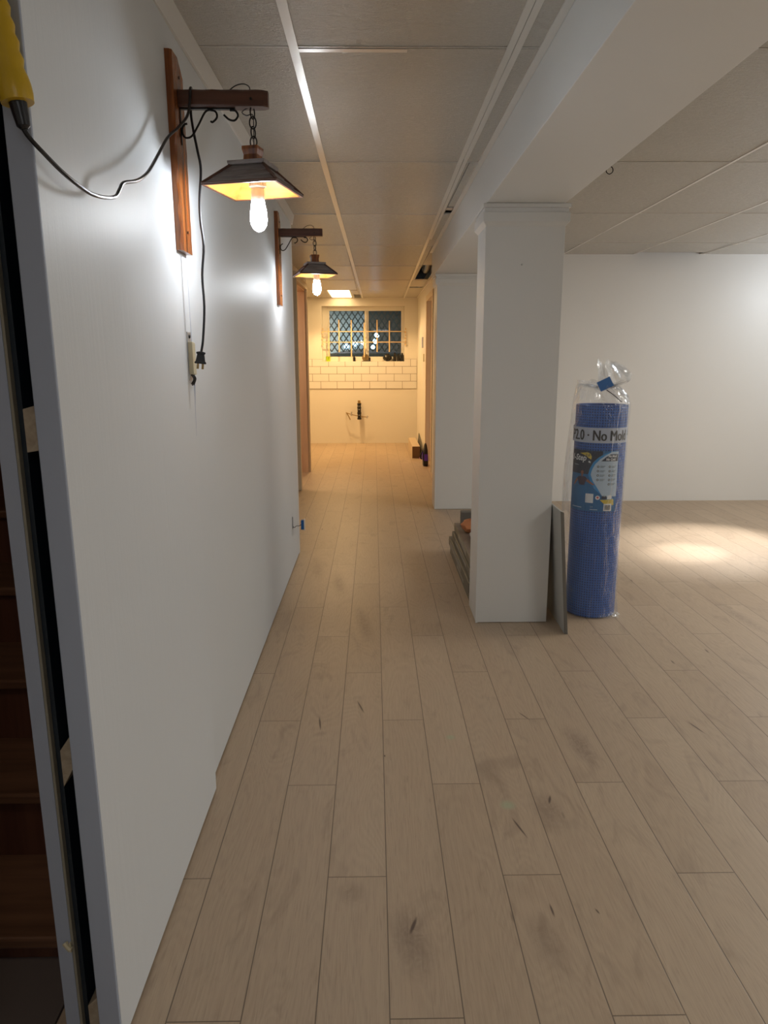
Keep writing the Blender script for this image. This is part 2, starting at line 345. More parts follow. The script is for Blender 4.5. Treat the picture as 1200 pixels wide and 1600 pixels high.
# ------------------------------------------------------------------ mesh helpers
class MB:
    def __init__(s): s.v = []; s.f = []; s.sm = []
    def add(s, vs, fs, smooth=False, mat=None):
        k = len(s.v); s.v += [tuple(mat @ Vector(p)) if mat else tuple(p) for p in vs]
        s.f += [tuple(i+k for i in f) for f in fs]; s.sm += [smooth]*len(fs)
        return s
    def box(s, a, b, mat=None):
        x0, y0, z0 = a; x1, y1, z1 = b
        v = [(x0, y0, z0), (x1, y0, z0), (x1, y1, z0), (x0, y1, z0), (x0, y0, z1), (x1, y0, z1), (x1, y1, z1), (x0, y1, z1)]
        return s.add(v, [(0, 3, 2, 1), (4, 5, 6, 7), (0, 1, 5, 4), (1, 2, 6, 5), (2, 3, 7, 6), (3, 0, 4, 7)], False, mat)
    def hexa(s, v8, mat=None):
        return s.add(v8, [(0, 3, 2, 1), (4, 5, 6, 7), (0, 1, 5, 4), (1, 2, 6, 5), (2, 3, 7, 6), (3, 0, 4, 7)], False, mat)
    def loft(s, rings, cap=True, smooth=True, closed=False, mat=None):
        n = len(rings[0]); v = [p for r in rings for p in r]; f = []
        R = len(rings)
        for i in range(R if closed else R-1):
            j = (i+1) % R
            for k in range(n):
                f.append((i*n+k, i*n+(k+1) % n, j*n+(k+1) % n, j*n+k))
        if cap and not closed: f.append(tuple(reversed(range(n)))); f.append(tuple((R-1)*n+k for k in range(n)))
        return s.add(v, f, smooth, mat)
    def tube(s, pts, r, n=8, closed=False, mat=None):
        P = [Vector(p) for p in pts]; rings = []; N = len(P); prev = None
        for i in range(N):
            if closed: d = P[(i+1) % N]-P[i-1]
            else: d = P[min(i+1, N-1)]-P[max(i-1, 0)]
            d.normalize()
            if prev is None:
                u = d.orthogonal().normalized()
            else:
                u = prev - d*prev.dot(d); u.normalize()
            prev = u; w_ = d.cross(u)
            rr = r[i] if isinstance(r, (list, tuple)) else r
            rings.append([P[i]+(u*math.cos(2*PI*k/n)+w_*math.sin(2*PI*k/n))*rr for k in range(n)])
        return s.loft(rings, True, True, closed, mat)
    def lathe(s, prof, n=24, mat=None, cap=True):
        rings = [[(r*math.cos(2*PI*k/n), r*math.sin(2*PI*k/n), z) for k in range(n)] for r, z in prof]
        return s.loft(rings, cap, True, False, mat)
    def build(s, name, m, parent=None, loc=(0, 0, 0), rot=(0, 0, 0), bevel=0, kind=None, angle=35):
        me = bpy.data.meshes.new(name); me.from_pydata(s.v, [], s.f); me.update()
        for p, q in zip(me.polygons, s.sm): p.use_smooth = q
        if any(s.sm): me.set_sharp_from_angle(angle=math.radians(angle))
        me.materials.append(m)
        bm = bmesh.new(); bm.from_mesh(me); bmesh.ops.recalc_face_normals(bm, faces=bm.faces); bm.to_mesh(me); bm.free()
        o = bpy.data.objects.new(name, me); COL.objects.link(o); o.location = loc; o.rotation_euler = rot
        if parent: o.parent = parent
        if bevel:
            b = o.modifiers.new('bevel', 'BEVEL'); b.width = bevel; b.segments = 2; b.limit_method = 'ANGLE'
        if kind: o['kind'] = kind
        return o
def smooth_path(pts, sub=6, closed=False):
    P = [Vector(p) for p in pts]; n = len(P); out = []
    rng = range(n if closed else n-1)
    for i in rng:
        if closed: a, b, c, d = P[i-1], P[i], P[(i+1) % n], P[(i+2) % n]
        else: a, b, c, d = P[max(i-1, 0)], P[i], P[i+1], P[min(i+2, n-1)]
        for k in range(sub):
            t = k/sub
            out.append(0.5*((2*b)+(c-a)*t+(2*a-5*b+4*c-d)*t*t+(3*b-a-3*c+d)*t**3))
    if not closed: out.append(P[-1])
    return out
def tag(o, label, cat, group=None):
    o['label'] = label; o['category'] = cat
    if group: o['group'] = group
    return o
def empty(name, loc, label, cat, group=None, rz=0):
    o = bpy.data.objects.new(name, None); COL.objects.link(o); o.location = loc; o.rotation_euler = (0, 0, rz)
    o.empty_display_size = 0.05
    return tag(o, label, cat, group)
def B(a, b): return MB().box(a, b)
def struct(name, mb, m, parent=None, bevel=0):
    o = mb.build(name, m, parent, bevel=bevel)
    if not parent: o['kind'] = 'structure'
    return o
def sempty(name, loc=(0, 0, 0)):
    o = bpy.data.objects.new(name, None); COL.objects.link(o); o.location = loc; o['kind'] = 'structure'; return o

# ------------------------------------------------------------------ the setting
CZ = 2.16                                   # ceiling height
struct('floor', B((-0.64, -3.0, -0.05), (4.3, 11.2, 0.0)).box((-1.7, 4.6, -0.05), (-0.64, 11.2, 0.0)), M['floor'])
struct('floor_landing', B((-1.75, -3.0, -0.05), (-0.645, 1.345, -0.001)), M['darktile'])
# left wall: far panel, near panel standing slightly proud at its foot
wl = struct('wall_left', B((-0.545, 1.95, 0.009), (-0.51, 4.64, 2.3)), M['satin'])
near = MB().loft([[(-0.527, 1.125, z), (xf, 1.125, z), (xf2, y1, z), (-0.5102, y1, z)]
                  for z, xf, xf2, y1 in ((0.009, -0.4885, -0.4895, 1.955), (0.7, -0.4895, -0.5005, 2.0), (1.2, -0.4900, -0.5075, 2.038), (2.3, -0.4905, -0.509, 2.038))], smooth=False)
struct('wall_left_near', near, M['satin'])
struct('wall_left_far', B((-0.80, 4.64, 0.0), (-0.51, 4.70, 2.3)).box((-0.86, 4.7, 0), (-0.76, 6.98, 2.3)), M['white'])
struct('wall_left_kitchen', B((-0.88, 8.17, 0.0), (-0.76, 8.35, 2.3)).box((-0.88, 7.04, 2.03), (-0.76, 8.17, 2.3)), M['cream'])
struct('wall_gap_shade', B((-0.549, 1.9, 0.0), (-0.546, 2.2, 2.2)), M['gap_shade'])  # dark sheet coloured as shade behind the panel seam
# pocket wall end by the stairs
struct('trim_gap_shade', B((-0.549, 1.93, 0.0), (-0.5455, 4.63, 2.3)).box((-0.5285, 1.13, 0), (-0.5275, 1.92, 2.3)).box((-0.524, 1.14, 0), (-0.50, 1.92, 0.0085)), M['gap_shade'])  # dark strips coloured as shade behind and under the panels
pe = MB().loft([[(-0.5285, 1.119, z), (-0.4885-0.0007*z, 1.119, z), (-0.4885-0.0007*z, 1.1248, z), (-0.5285, 1.1248, z)] for z in (0.0, 0.7, 1.2, 2.3)], smooth=False)
struct('trim_2', pe, M['greyedge'], bevel=0.002)
struct('wall_stair', B((-0.6025, 1.143, 0.0), (-0.5765, 4.63, 2.3)), M['greyedge'])
struct('trim_3', B((-0.576, 1.1435, 0.0), (-0.5715, 4.63, 2.3)), M['rawedge'])
struct('trim_4', B((-0.571, 1.155, 0.0), (-0.563, 4.63, 2.3)), M['navy'])
struct('wall_pocket_shade', B((-0.5625, 1.88, 0.0), (-0.5495, 1.92, 2.3)).box((-0.5495, 1.4, 0.0), (-0.530, 1.42, 2.3)), M['dark'])  # near-black sheets stand in for shade deep in the pocket
struct('wall_left_rear_unseen', B((-0.80, -3.0, 0.0), (-0.66, 0.95, 2.3)), M['white'])  # unseen wall placed to keep room light off the stairs
struct('wall_stairwell', B((-1.80, -3.0, 0.0), (-1.70, 6.9, 3.4)), M['riser'])
struct('wall_stair_top', B((-1.70, 4.55, 0.0), (-0.64, 4.62, 3.4)), M['riser'])
struct('wall_bedroom', B((-1.95, 6.9, 0.0), (-1.85, 8.5, 2.4)).box((-1.85, 6.85, 0), (-0.86, 6.9, 2.4)), M['doorwood'])
struct('wall_back', B((-1.8, -3.1, 0.0), (4.4, -3.0, 2.3)), M['white'])
struct('wall_right', B((4.2, -3.0, 0.0), (4.3, 6.39, 2.3)), M['white'])
struct('wall_far', B((0.78, 6.39, 0.0), (4.3, 6.47, 2.3)), M['white'])
# hall wall on the right beyond the second pillar, with a doorway
struct('wall_right_hall', B((0.66, 6.30, 0.0), (0.78, 8.16, 2.3)).box((0.66, 9.02, 0), (0.78, 11.2, 2.3)).box((0.66, 8.16, 1.97), (0.78, 9.02, 2.3)), M['cream'])
d1 = sempty('door_1', (0.70, 8.16, 0))
struct('door_panel', B((0.01, 0.0, 0.0), (0.045, 0.86, 1.965)), M['doorwood'], d1)
struct('door_casing', B((-0.052, -0.07, 0), (-0.040, 0.0, 2.03)).box((-0.052, 0.0, 1.965), (-0.040, 0.86, 2.03)).box((-0.052, 0.86, 0), (-0.040, 0.93, 2.03)), M['casing'], d1, 0.002)
d2 = sempty('door_2', (-0.76, 7.04, 0))
struct('door_casing', B((-0.06, -0.06, 0), (0.036, 0.0, 2.09)).box((0, 0, 2.03), (0.024, 1.13, 2.09)).box((0, 1.13, 0), (0.024, 1.19, 2.09)), M['casing'], d2, 0.002)
struct('door_jamb', B((-0.12, 1.11, 0), (-0.0005, 1.128, 2.03)).box((-0.12, 0.002, 0), (-0.0005, 0.02, 2.03)).box((-0.12, 0.02, 2.01), (-0.0005, 1.11, 2.028)), M['doorwood'], d2)
# kitchen back wall with the window opening
KY = 10.97
wx0, wx1, wz0, wz1 = -0.775, 0.463, 1.237, 2.042
kb = B((-2.0, KY, 0), (wx0, KY+0.2, 2.3)).box((wx1, KY, 0), (0.66, KY+0.2, 2.3)).box((wx0, KY, 0), (wx1, KY+0.2, wz0)).box((wx0, KY, wz1), (wx1, KY+0.2, 2.3))
struct('wall_kitchen', kb, M['cream'])
struct('wall_kitchen_left', B((-2.05, 8.35, 0), (-1.95, 11.2, 2.3)).box((-1.95, 8.35, 0), (-0.88, 8.42, 2.3)), M['cream'])
tl = B((-1.3, KY-0.010, 0.830), (0.648, KY-0.0005, wz0-0.001)).box((-1.3, KY-0.010, wz0-0.001), (wx0, KY-0.0005, 1.272)).box((wx1, KY-0.010, wz0-0.001), (0.648, KY-0.0005, 1.272))
struct('trim_backsplash', tl, M['subway'])
# window
wn = sempty('window_1', (0, KY+0.1, 0))
fr = MB()
for a, b in (((wx0, 0, wz0), (wx0+0.085, 0.06, wz1)), ((wx1-0.045, 0, wz0), (wx1, 0.06, wz1)), ((wx0+0.0855, 0, wz1-0.062), (wx1-0.0455, 0.06, wz1)), ((wx0+0.0855, 0, wz0), (wx1-0.0455, 0.06, wz0+0.07))): fr.box(a, b)
struct('window_frame', fr, M['wframe'], wn, 0.003)
sash = MB()
for a, b in (((wx0+0.085, 0.005, wz0+0.07), (wx0+0.11, 0.028, wz1-0.062)), ((-0.135, 0.005, wz0+0.07), (-0.105, 0.028, wz1-0.062)),
             ((-0.105, 0.03, wz0+0.07), (-0.075, 0.055, wz1-0.062))): sash.box(a, b)
struct('window_sash', sash, M['wframe'], wn, 0.002)
struct('window_pane', B((wx0+0.11, 0.014, wz0+0.07), (-0.135, 0.018, wz1-0.062)).box((-0.075, 0.04, wz0+0.07), (wx1-0.045, 0.044, wz1-0.062)), M['glass'], wn)
# strip grille in front of the window
gr = empty('window_grille', (-0.15, KY-0.012, 1.37), 'grille of thin pale wood strips across the kitchen window', 'grille')
for z in (1.675, 1.52):
    B((-0.615, -0.010, z-1.37-0.006), (0.625, 0.0, z-1.37+0.006)).build('horizontal_strip', M['muntin'], gr)
for x, z0, z1 in ((-0.67, 1.31, 1.72), (-0.518, 1.375, 1.842), (-0.334, 1.30, 1.84), (-0.142, 1.30, 1.80), (0.051, 1.375, 1.842), (0.235, 1.375, 1.83)):
    B((x+0.15-0.0085, -0.020, z0-1.37), (x+0.15+0.0085, -0.0105, z1-1.37)).build('vertical_strip', M['muntin'], gr)
for x in (-0.765, 0.475):
    mb = MB()
    for k in range(6): mb.box((x+0.15-0.012+0.008*(k % 2), -0.0105, 0.10+k*0.045), (x+0.15+0.012, 0.0015, 0.128+k*0.045))
    mb.build('side_tape', M['muntin'], gr)
# outdoors
struct('exterior_ground', B((-3, KY+0.2, 1.0), (3, 15.5, 1.22)), M['soil'])
struct('wall_exterior', B((-3.2, 13.4, 1.2), (-0.10, 13.5, 3.2)), M['tarp'])
struct('wall_exterior_side', B((-0.10, 13.42, 1.2), (2.0, 13.52, 3.2)), M['brownback'])  # plain brown slab behind the right window pane
lt = MB()
for k in range(-30, 40):
    for sg in (1, -1):
        x = -1.2 + k*0.095
        c = Matrix.Translation((x, 11.75+(0.006 if sg > 0 else -0.006), 2.0)) @ Matrix.Rotation(sg*math.radians(35), 4, 'Y')
        lt.box((-0.009, -0.004, -0.75), (0.009, 0.004, 0.75), c)
lt.box((-1.9, 11.765, 1.22), (-1.84, 11.80, 2.6)).box((1.5, 11.765, 1.22), (1.56, 11.80, 2.6)).box((-1.9, 11.765, 1.30), (1.56, 11.785, 1.36)).box((-1.9, 11.765, 2.5), (1.56, 11.785, 2.56))
lto = lt.build('lattice_fence', M['lattice']); tag(lto, 'weathered diagonal lattice fence outside the kitchen window', 'fence')
mound = MB(); 
rings = []
for i in range(9):
    a = i/8; rr = math.cos(a*PI/2)
    rings.append([(math.cos(2*PI*k/20)*0.8*rr*(1+0.12*math.sin(3*k)), math.sin(2*PI*k/20)*0.25*rr, 0.20*math.sin(a*PI/2)*(1+0.1*math.sin(k))) for k in range(20)])
mound.loft(rings)
tag(mound.build('soil_mound', M['soil'], loc=(-0.1, 12.3, 1.22)), 'dark heap of soil behind the lattice outside the window', 'mound')
yl = [(-0.33, 13.0, 1.53), (-0.49, 13.1, 1.49), (0.055, 13.0, 1.68), (-0.01, 13.1, 1.47), (0.03, 12.95, 1.575)]
for i, (x, y, z) in enumerate(yl):
    o = MB().lathe([(0.001, -0.045), (0.032, -0.03), (0.045, 0), (0.032, 0.03), (0.001, 0.045)], 12).build('yard_lamp', mat_emit('yard_glow_%d' % i, (0.45, 0.75, 1.0), 12 if i else 9), loc=(x, y, z))
    MB().tube([(0, 0, -0.04), (0, 0, 1.22-z)], 0.008, 6).build('stake', M['iron'], o)
    tag(o, ['bluish garden light glowing low through the left window pane', 'low bluish garden light in front of the grey outdoor wall', 'bluish garden light highest in the right window pane',
            'lowest bluish garden light beside the window meeting rail', 'bluish garden light midway up behind the meeting rail'][i], 'garden light')
area('yard_light', (-1.4, 12.5, 2.9), (0.5, 0.5), 210.0, (1.0, 0.97, 0.90), (math.radians(-40), 0, 0))

# ------------------------------------------------------------------ ceiling
def cut(rects, hole):
    out = []
    hx0, hy0, hx1, hy1 = hole
    for (x0, y0, x1, y1) in rects:
        if hx1 <= x0 or hx0 >= x1 or hy1 <= y0 or hy0 >= y1: out.append((x0, y0, x1, y1)); continue
        a0, a1 = max(x0, hx0), min(x1, hx1)
        if x0 < hx0: out.append((x0, y0, hx0, y1))
        if x1 > hx1: out.append((hx1, y0, x1, y1))
        if y0 < hy0: out.append((a0, y0, a1, hy0))
        if y1 > hy1: out.append((a0, hy1, a1, y1))
    return out
ycross = [1.03-1.215*k for k in range(3, 0, -1)] + [1.03, 2.245, 3.459, 4.66, 5.89, 7.19, 8.49, 9.72, 10.95]
ys = [-3.05]+ycross+[11.1]
rects = []
for a, b in zip(ys[:-1], ys[1:]):
    for x0, x1 in ((-2.0, -0.82), (-0.82, -0.215), (-0.215, 0.415), (0.415, 0.80)):
        rects.append((x0, a, x1, b))
for h in ((0.470, 7.12, 0.615, 8.40), (0.45, 9.27, 0.62, 9.37), (-0.275, 10.40, -0.165, 10.94), (0.437, 4.44, 0.485, 4.62), (-0.615, 9.74, -0.315, 10.93)):
    rects = cut(rects, h)
rx = [0.80, 1.625, 2.235, 2.835, 3.44, 4.25]; ry = [-3.05]+[2.245-1.2*k for k in range(4, 0, -1)]+[2.245, 3.45, 4.62, 5.78, 6.41]
for a, b in zip(ry[:-1], ry[1:]):
    for x0, x1 in zip(rx[:-1], rx[1:]): rects.append((x0, a, x1, b))
rects = cut(rects, (2.24, 6.30, 2.80, 6.385))
rects = [r for r in rects if not (r[0] >= 0.80 and r[1] > 6.41)]
cm = MB()
random.seed(3)
for (x0, y0, x1, y1) in rects:
    sag = random.uniform(0, 0.002)
    cm.box((x0+0.0015, y0+0.0105, CZ-sag), (x1-0.0015, y1-0.004, CZ+0.005-sag))
struct('ceiling', cm, M['ceil'])
struct('ceiling_plenum', B((-2.1, -3.1, 2.46), (4.4, 11.3, 2.50)), M['dark'])  # coloured near-black as the shade above the tiles
tb = MB()
def tbar(x0, y0, x1, y1, wd=0.022, dz=0.003, far=None):
    if abs(x1-x0) > abs(y1-y0): tb.box((x0, y0-wd/2, CZ-dz), (x1, y0+wd/2, CZ+0.001)); tb.box((x0, y0-0.001, CZ), (x1, y0+0.001, CZ+0.03))
    else:
        tb.hexa([(x0-wd/2, y0, CZ-dz), (x0+wd/2, y0, CZ-dz), (x1+wd/2, y1, CZ-dz), (x1-wd/2, y1, CZ-dz),
                 (x0-wd/2, y0, CZ+0.001), (x0+wd/2, y0, CZ+0.001), (x1+wd/2, y1, CZ+0.001), (x1-wd/2, y1, CZ+0.001)])
tbar(-0.228, -3.0, -0.222, 3.4, 0.026, 0.0045); tbar(-0.222, 3.4, -0.165, 10.95, 0.026, 0.0045)
tbar(0.392, -3.0, 0.392, 3.4, 0.020, 0.0045); tbar(0.392, 3.4, 0.455, 10.95, 0.020, 0.0045)
tbar(0.414, -3.0, 0.414, 3.4, 0.020, 0.0040); tbar(0.414, 3.4, 0.43, 5.6, 0.016, 0.0040)
tbar(0.487, -3.0, 0.487, 6.3, 0.024, 0.0045)
for y in ycross:
    tb.box((-0.21, y-0.0022, CZ-0.0028), (0.385, y+0.0022, CZ+0.001)); tb.box((-0.51, y-0.0022, CZ-0.0028), (-0.235, y+0.0022, CZ+0.001))
    tb.box((0.42, y-0.0022, CZ-0.0028), (0.478, y+0.0022, CZ+0.001))
    if y > 4.8: tb.box((-0.78, y-0.0022, CZ-0.0028), (-0.51, y+0.0022, CZ+0.001))
tb.box((-0.215, 2.255, CZ-0.0035), (0.1, 2.278, CZ+0.001))
for x in rx[1:-1]: tbar(x, -3.0, x, 6.38, 0.014, 0.0032)
for y in ry[1:-1]: tb.box((0.86, y-0.0022, CZ-0.0028), (4.2, y+0.0022, CZ+0.001))
struct('trim_ceiling_grid', tb, M['tbar'])
struct('trim_crown', MB().hexa([(-0.509, 1.2, 2.105), (-0.501, 1.2, 2.105), (-0.501, 4.7, 2.105), (-0.509, 4.7, 2.105), (-0.509, 1.2, 2.159), (-0.489, 1.2, 2.159), (-0.489, 4.7, 2.159), (-0.509, 4.7, 2.159)]), M['white'])
struct('trim_wall_angle', B((-0.76, KY-0.02, CZ-0.004), (0.66, KY-0.0005, CZ-0.0005)).box((0.642, 6.4, CZ-0.004), (0.66, KY-0.02, CZ-0.0005)), M['tbar'])
# things up in the ceiling
dc = MB().tube([(0, -0.45, 0), (0, -0.2, 0.01), (0.01, 0.1, 0.0), (0.02, 0.5, 0.01)], 0.045, 14).build('duct', M['blackplastic'], loc=(0.56, 7.75, 2.24))
tag(dc, 'black flexible duct lying inside the open ceiling hole', 'duct')
jb = B((0, 0, 0), (0.05, 0.07, 0.03)).build('junction_box', M['steel'], loc=(0.438, 4.50, 2.165), bevel=0.002)
tag(jb, 'small grey metal box showing through the narrow ceiling gap', 'electrical box')
tlf = B((-0.605, 9.75, CZ+0.002), (-0.325, 10.92, CZ+0.008)).build('ceiling_light', M['panel_light'])
tag(tlf, 'lit warm ceiling light panel in the kitchen end of the hall', 'ceiling light')
B((-0.615, 9.74, CZ+0.009), (-0.315, 10.93, CZ+0.05)).build('housing', M['tbar'], tlf)
ks = bpy.data.lights.new('ceiling_light_lamp', 'SPOT'); ks.energy = 100; ks.color = (1.0, 0.62, 0.27); ks.spot_size = math.radians(150); ks.spot_blend = 0.35; ks.shadow_soft_size = 0.035
ko = bpy.data.objects.new('ceiling_light_lamp', ks); COL.objects.link(ko); ko.location = (-0.46, 10.3, CZ-0.005); ko.parent = tlf
ko.rotation_euler = Vector((0.08, -0.2, -1)).to_track_quat('-Z', 'Y').to_euler()
hk = MB().tube(smooth_path([(0, 0, 0.0), (0, 0, -0.012), (0.014, 0, -0.022), (0.016, 0, -0.038), (0.002, 0, -0.048), (-0.012, 0, -0.040), (-0.013, 0, -0.028)]), 0.0022, 6)
tag(hk.build('ceiling_hook', M['iron'], loc=(1.075, 3.47, CZ)), 'small dark metal hook screwed into ceiling beside the beam', 'hook')

# ------------------------------------------------------------------ beam and pillars
struct('trim_beam', B((0.50, -3.0, 1.962), (0.85, 6.38, 2.3)), M['pillar'], bevel=0.002)
def pillar(n, x0, x1, y0, y1):
    e = sempty('wall_pillar_%s' % n, (x0, y0, 0)); w_, d_ = x1-x0, y1-y0
    struct('shaft', B((0, 0, 0.002), (w_, d_, 1.95)), M['pillar'], e, 0.002)
    cap = MB()
    cap.box((-0.016, -0.016, 1.885), (w_+0.016, d_+0.016, 1.925))
    cap.box((-0.010, -0.010, 1.925), (w_+0.010, d_+0.010, 1.944))
    cap.box((-0.018, -0.018, 1.944), (w_+0.018, d_+0.018, 1.961))
    cap.loft([[(-a, -a, z), (w_+a, -a, z), (w_+a, d_+a, z), (-a, d_+a, z)] for z, a in ((1.868, 0.0015), (1.875, 0.006), (1.885, 0.016))], smooth=False)
    struct('capital', cap, M['pillar'], e, 0.002)
    return e
p1 = pillar('front', 0.503, 0.857, 3.346, 3.60)
struct('corner_trim', B((-0.0015, -0.0015, 0.0), (0.010, -0.0005, 1.87)).box((0.0, -0.0012, 0.103), (0.028, -0.0004, 0.1055)), M['pillar'], p1)
pillar('rear', 0.522, 0.866, 6.055, 6.30)
nl = MB().lathe([(0.0045, 0), (0.0045, 0.004), (0.002, 0.006)], 10, Matrix.Rotation(PI/2, 4, 'X'))
tag(nl.build('nail', M['steel'], loc=(0.668, 3.346, 1.705)), 'small nail head in the front face of the near pillar', 'nail')

# ------------------------------------------------------------------ stairs and the open wall pocket
st = empty('staircase', (-1.17, 1.34, 0), 'dark brown wooden stairs going up behind the left wall', 'stairs')
run, rise, y0, z0 = 0.247, 0.185, 0.0, 0.068
for k in range(9):
    zt = z0 + rise*k; yy = run*k
    B((-0.52, yy, (zt-rise if k else 0.0)), (0.53, yy+0.018, zt-0.028)).build('riser', M['riser'], st)
    B((-0.52, yy-0.022, zt-0.028), (0.53, yy+run+0.018, zt)).build('tread', M['stair'], st, bevel=0.006)
for i, (z, hh, sl) in enumerate(((1.152, 0.073, 0.004), (0.555, 0.075, 0.045), (0.0, 0.09, 0.03))):
    c = MB().hexa([(-0.554, 1.135, z), (-0.529, 1.135, z+sl), (-0.529, 1.25, z+sl), (-0.554, 1.25, z), (-0.554, 1.135, z+hh-0.004), (-0.529, 1.135, z+hh+sl*0.7), (-0.529, 1.25, z+hh+sl*0.7), (-0.554, 1.25, z+hh-0.004)])
    tag(c.build('wood_block', M['cleat'], bevel=0.001), ['upper pale wood block inside the dark wall gap', 'middle pale wood block inside the dark wall gap by the stairs', 'lowest wood block at floor level inside the dark wall gap'][i], 'wood block', None)
cl = MB().tube([(0, 0, 0), (0.004, -0.003, -0.004), (0.012, -0.005, -0.010)], [0.006, 0.0045, 0.006], 8).box((0.010, -0.006, -0.016), (0.0125, -0.001, 0.004))
tag(cl.build('wall_anchor', M['ivory'], loc=(-0.587, 1.1425, 0.222)), 'white plastic anchor stuck in the grey board edge by the stairs', 'anchor')

# ------------------------------------------------------------------ wall lamps
def wavy(length, wdt, thk, axis, seed, steps=26, endc=0.0):
    """hewn board along +axis: section w x t with scalloped front arrises"""
    rnd = random.Random(seed); rings = []
    for i in range(steps+1):
        s = i/steps*length
        a = 0.0035*abs(math.sin(i*0.75+seed))+rnd.uniform(0, 0.0012)+0.0015
        b = 0.0035*abs(math.sin(i*0.9+seed*2+1))+rnd.uniform(0, 0.0012)+0.0015
        k = 1.0
        if endc and s > length-endc: k = 1-0.45*((s-(length-endc))/endc)**2
        hw = wdt/2*k
        if axis == 'z': rings.append([(0, -hw, s), (thk-a, -hw+0.0005, s), (thk, -hw+a, s), (thk, hw-b, s), (thk-b, hw-0.0005, s), (0, hw, s)])
        else: rings.append([(s, -hw+a, thk/2), (s, hw-b, thk/2), (s, hw, thk/2-b), (s, hw, -thk/2+0.003), (s, hw-0.003, -thk/2), (s, -hw+0.003, -thk/2), (s, -hw, -thk/2+0.003), (s, -hw, thk/2-a)])
    if axis == 'z':
        # step the top corner down like a whittled end
        rings = rings[:-2]+[[(x, y if y < 0 else y*0.55, z) for x, y, z in rings[-2]], [(x, -abs(y) if y < 0 else y*0.1, z) for x, y, z in rings[-1]]]
    return MB().loft(rings, True, False)
def make_lamp(name, loc, label, yaw, boardy, seed):
    t = empty(name, loc, label, 'wall lamp', 'rustic wall lamps on the left wall')   # origin on the wall at arm height
    wavy(0.465, 0.105, 0.019, 'z', seed).build('back_board', M['bracket'], t, (0, boardy, -0.367))
    wavy(0.225, 0.040, 0.038, 'x', seed+3, 18, 0.018).build('arm', M['arm'], t, (0.0195, 0, 0))
    for z in (0.055, -0.315):
        MB().lathe([(0.004, 0), (0.0035, 0.002)], 10, Matrix.Rotation(PI/2, 4, 'Y')).build('screw', M['iron'], t, (0.019, boardy+0.012, z))
    MB().lathe([(0.0035, 0), (0.003, 0.003)], 10, Matrix.Rotation(PI/2, 4, 'X')).build('bolt', M['iron'], t, (0.203, -0.020, -0.003))
    B((0.020, -0.004, -0.0215), (0.160, 0.004, -0.0192)).box((0.0192, -0.004, -0.106), (0.0212, 0.004, -0.0193)).build('iron_strap', M['iron'], t)
    sc = MB()
    sc.tube(smooth_path([(0.036, 0, -0.055), (0.029, 0, -0.057), (0.0235, 0, -0.066), (0.0235, 0, -0.079), (0.031, 0, -0.088), (0.047, 0, -0.083), (0.065, 0, -0.057), (0.084, 0, -0.027), (0.101, 0, -0.024), (0.111, 0, -0.029), (0.112, 0, -0.041), (0.101, 0, -0.051), (0.096, 0, -0.049)]), 0.0026, 7)
    sc.tube(smooth_path([(0.130, 0, -0.034), (0.143, 0, -0.045), (0.157, 0, -0.047), (0.166, 0, -0.036), (0.160, 0, -0.025), (0.146, 0, -0.0235)]), 0.0026, 7)
    sc.build('iron_scroll', M['iron'], t)
    # chain
    ch = MB(); top, bot = -0.018, -0.110; n = 4; L = (top-bot)/n
    for k in range(n):
        zc = top-L*(k+0.5); hh = L*0.62; rr = 0.0085
        pts = []
        for q in range(16):
            a = 2*PI*q/16; px = rr*math.cos(a); pz = hh*math.sin(a)
            pts.append((px, 0, zc+pz) if k % 2 else (px*0.5, px*0.87, zc+pz))
        ch.tube([(0.203+p[0], p[1], p[2]) for p in pts], 0.0018, 6, True)
    ch.build('chain', M['iron'], t)
    wr = MB().tube(smooth_path([(0.138, 0.004, 0.017), (0.161, 0.002, 0.033), (0.183, 0, 0.037), (0.197, -0.002, 0.030), (0.200, -0.004, 0.018)]), 0.0014, 6)
    wr.tube(smooth_path([(0.206, 0, -0.017), (0.188, 0.002, -0.019), (0.176, 0.004, -0.027), (0.187, 0.002, -0.035), (0.203, 0, -0.034), (0.205, 0, -0.06), (0.203, 0, -0.11)]), 0.0013, 6)
    wr.build('lamp_wire', M['cord'], t)
    # lantern: cap block, top plate, four-sided boarded shade
    R = Matrix.Translation((0.2, 0, 0)) @ Matrix.Rotation(yaw, 4, 'Z')
    def sq(a, z): return [R @ Vector((sx*a, sy*a, z)) for sx, sy in ((-1, -1), (1, -1), (1, 1), (-1, 1))]
    cap = MB().loft([sq(0.0195, -0.150), sq(0.0185, -0.130), sq(0.0215, -0.118), sq(0.0215, -0.110)], True, False)
    cp = cap.build('cap_block', M['bracket'], t, bevel=0.0015)
    MB().loft([sq(0.048, -0.160), sq(0.050, -0.156), sq(0.050, -0.150)], True, False).build('top_plate', M['shade'], t, bevel=0.001)
    zt, zb, at, ab, th = -0.160, -0.212, 0.040, 0.0965, 0.004
    sh = MB()
    N = 3
    for i in range(N):       # overlapping boards
        f0, f1 = i/N, (i+1)/N
        a0, a1 = at+(ab-at)*f0, at+(ab-at)*f1; za, zc = zt+(zb-zt)*f0, zt+(zb-zt)*f1
        sh.loft([sq(a0+0.0002, za), sq(a1+0.0036, zc), sq(a1+0.0002, zc-0.0024)], False, False)
    so_ = sh.build('lamp_shade', M['shade'], t)
    ri = MB()
    for sx, sy in ((-1, -1), (1, -1), (1, 1), (-1, 1)):
        p = R @ Vector((sx*(at+0.002), sy*(at+0.002), zt+0.002)); q = R @ Vector((sx*(ab+0.002), sy*(ab+0.002), zb+0.001))
        ri.tube([p, q], 0.0042, 4)
    ri.loft([sq(ab+0.003, zb-0.004), sq(ab+0.003, zb+0.003), sq(ab-0.003, zb+0.003), sq(ab-0.003, zb-0.004)], False, False, True)
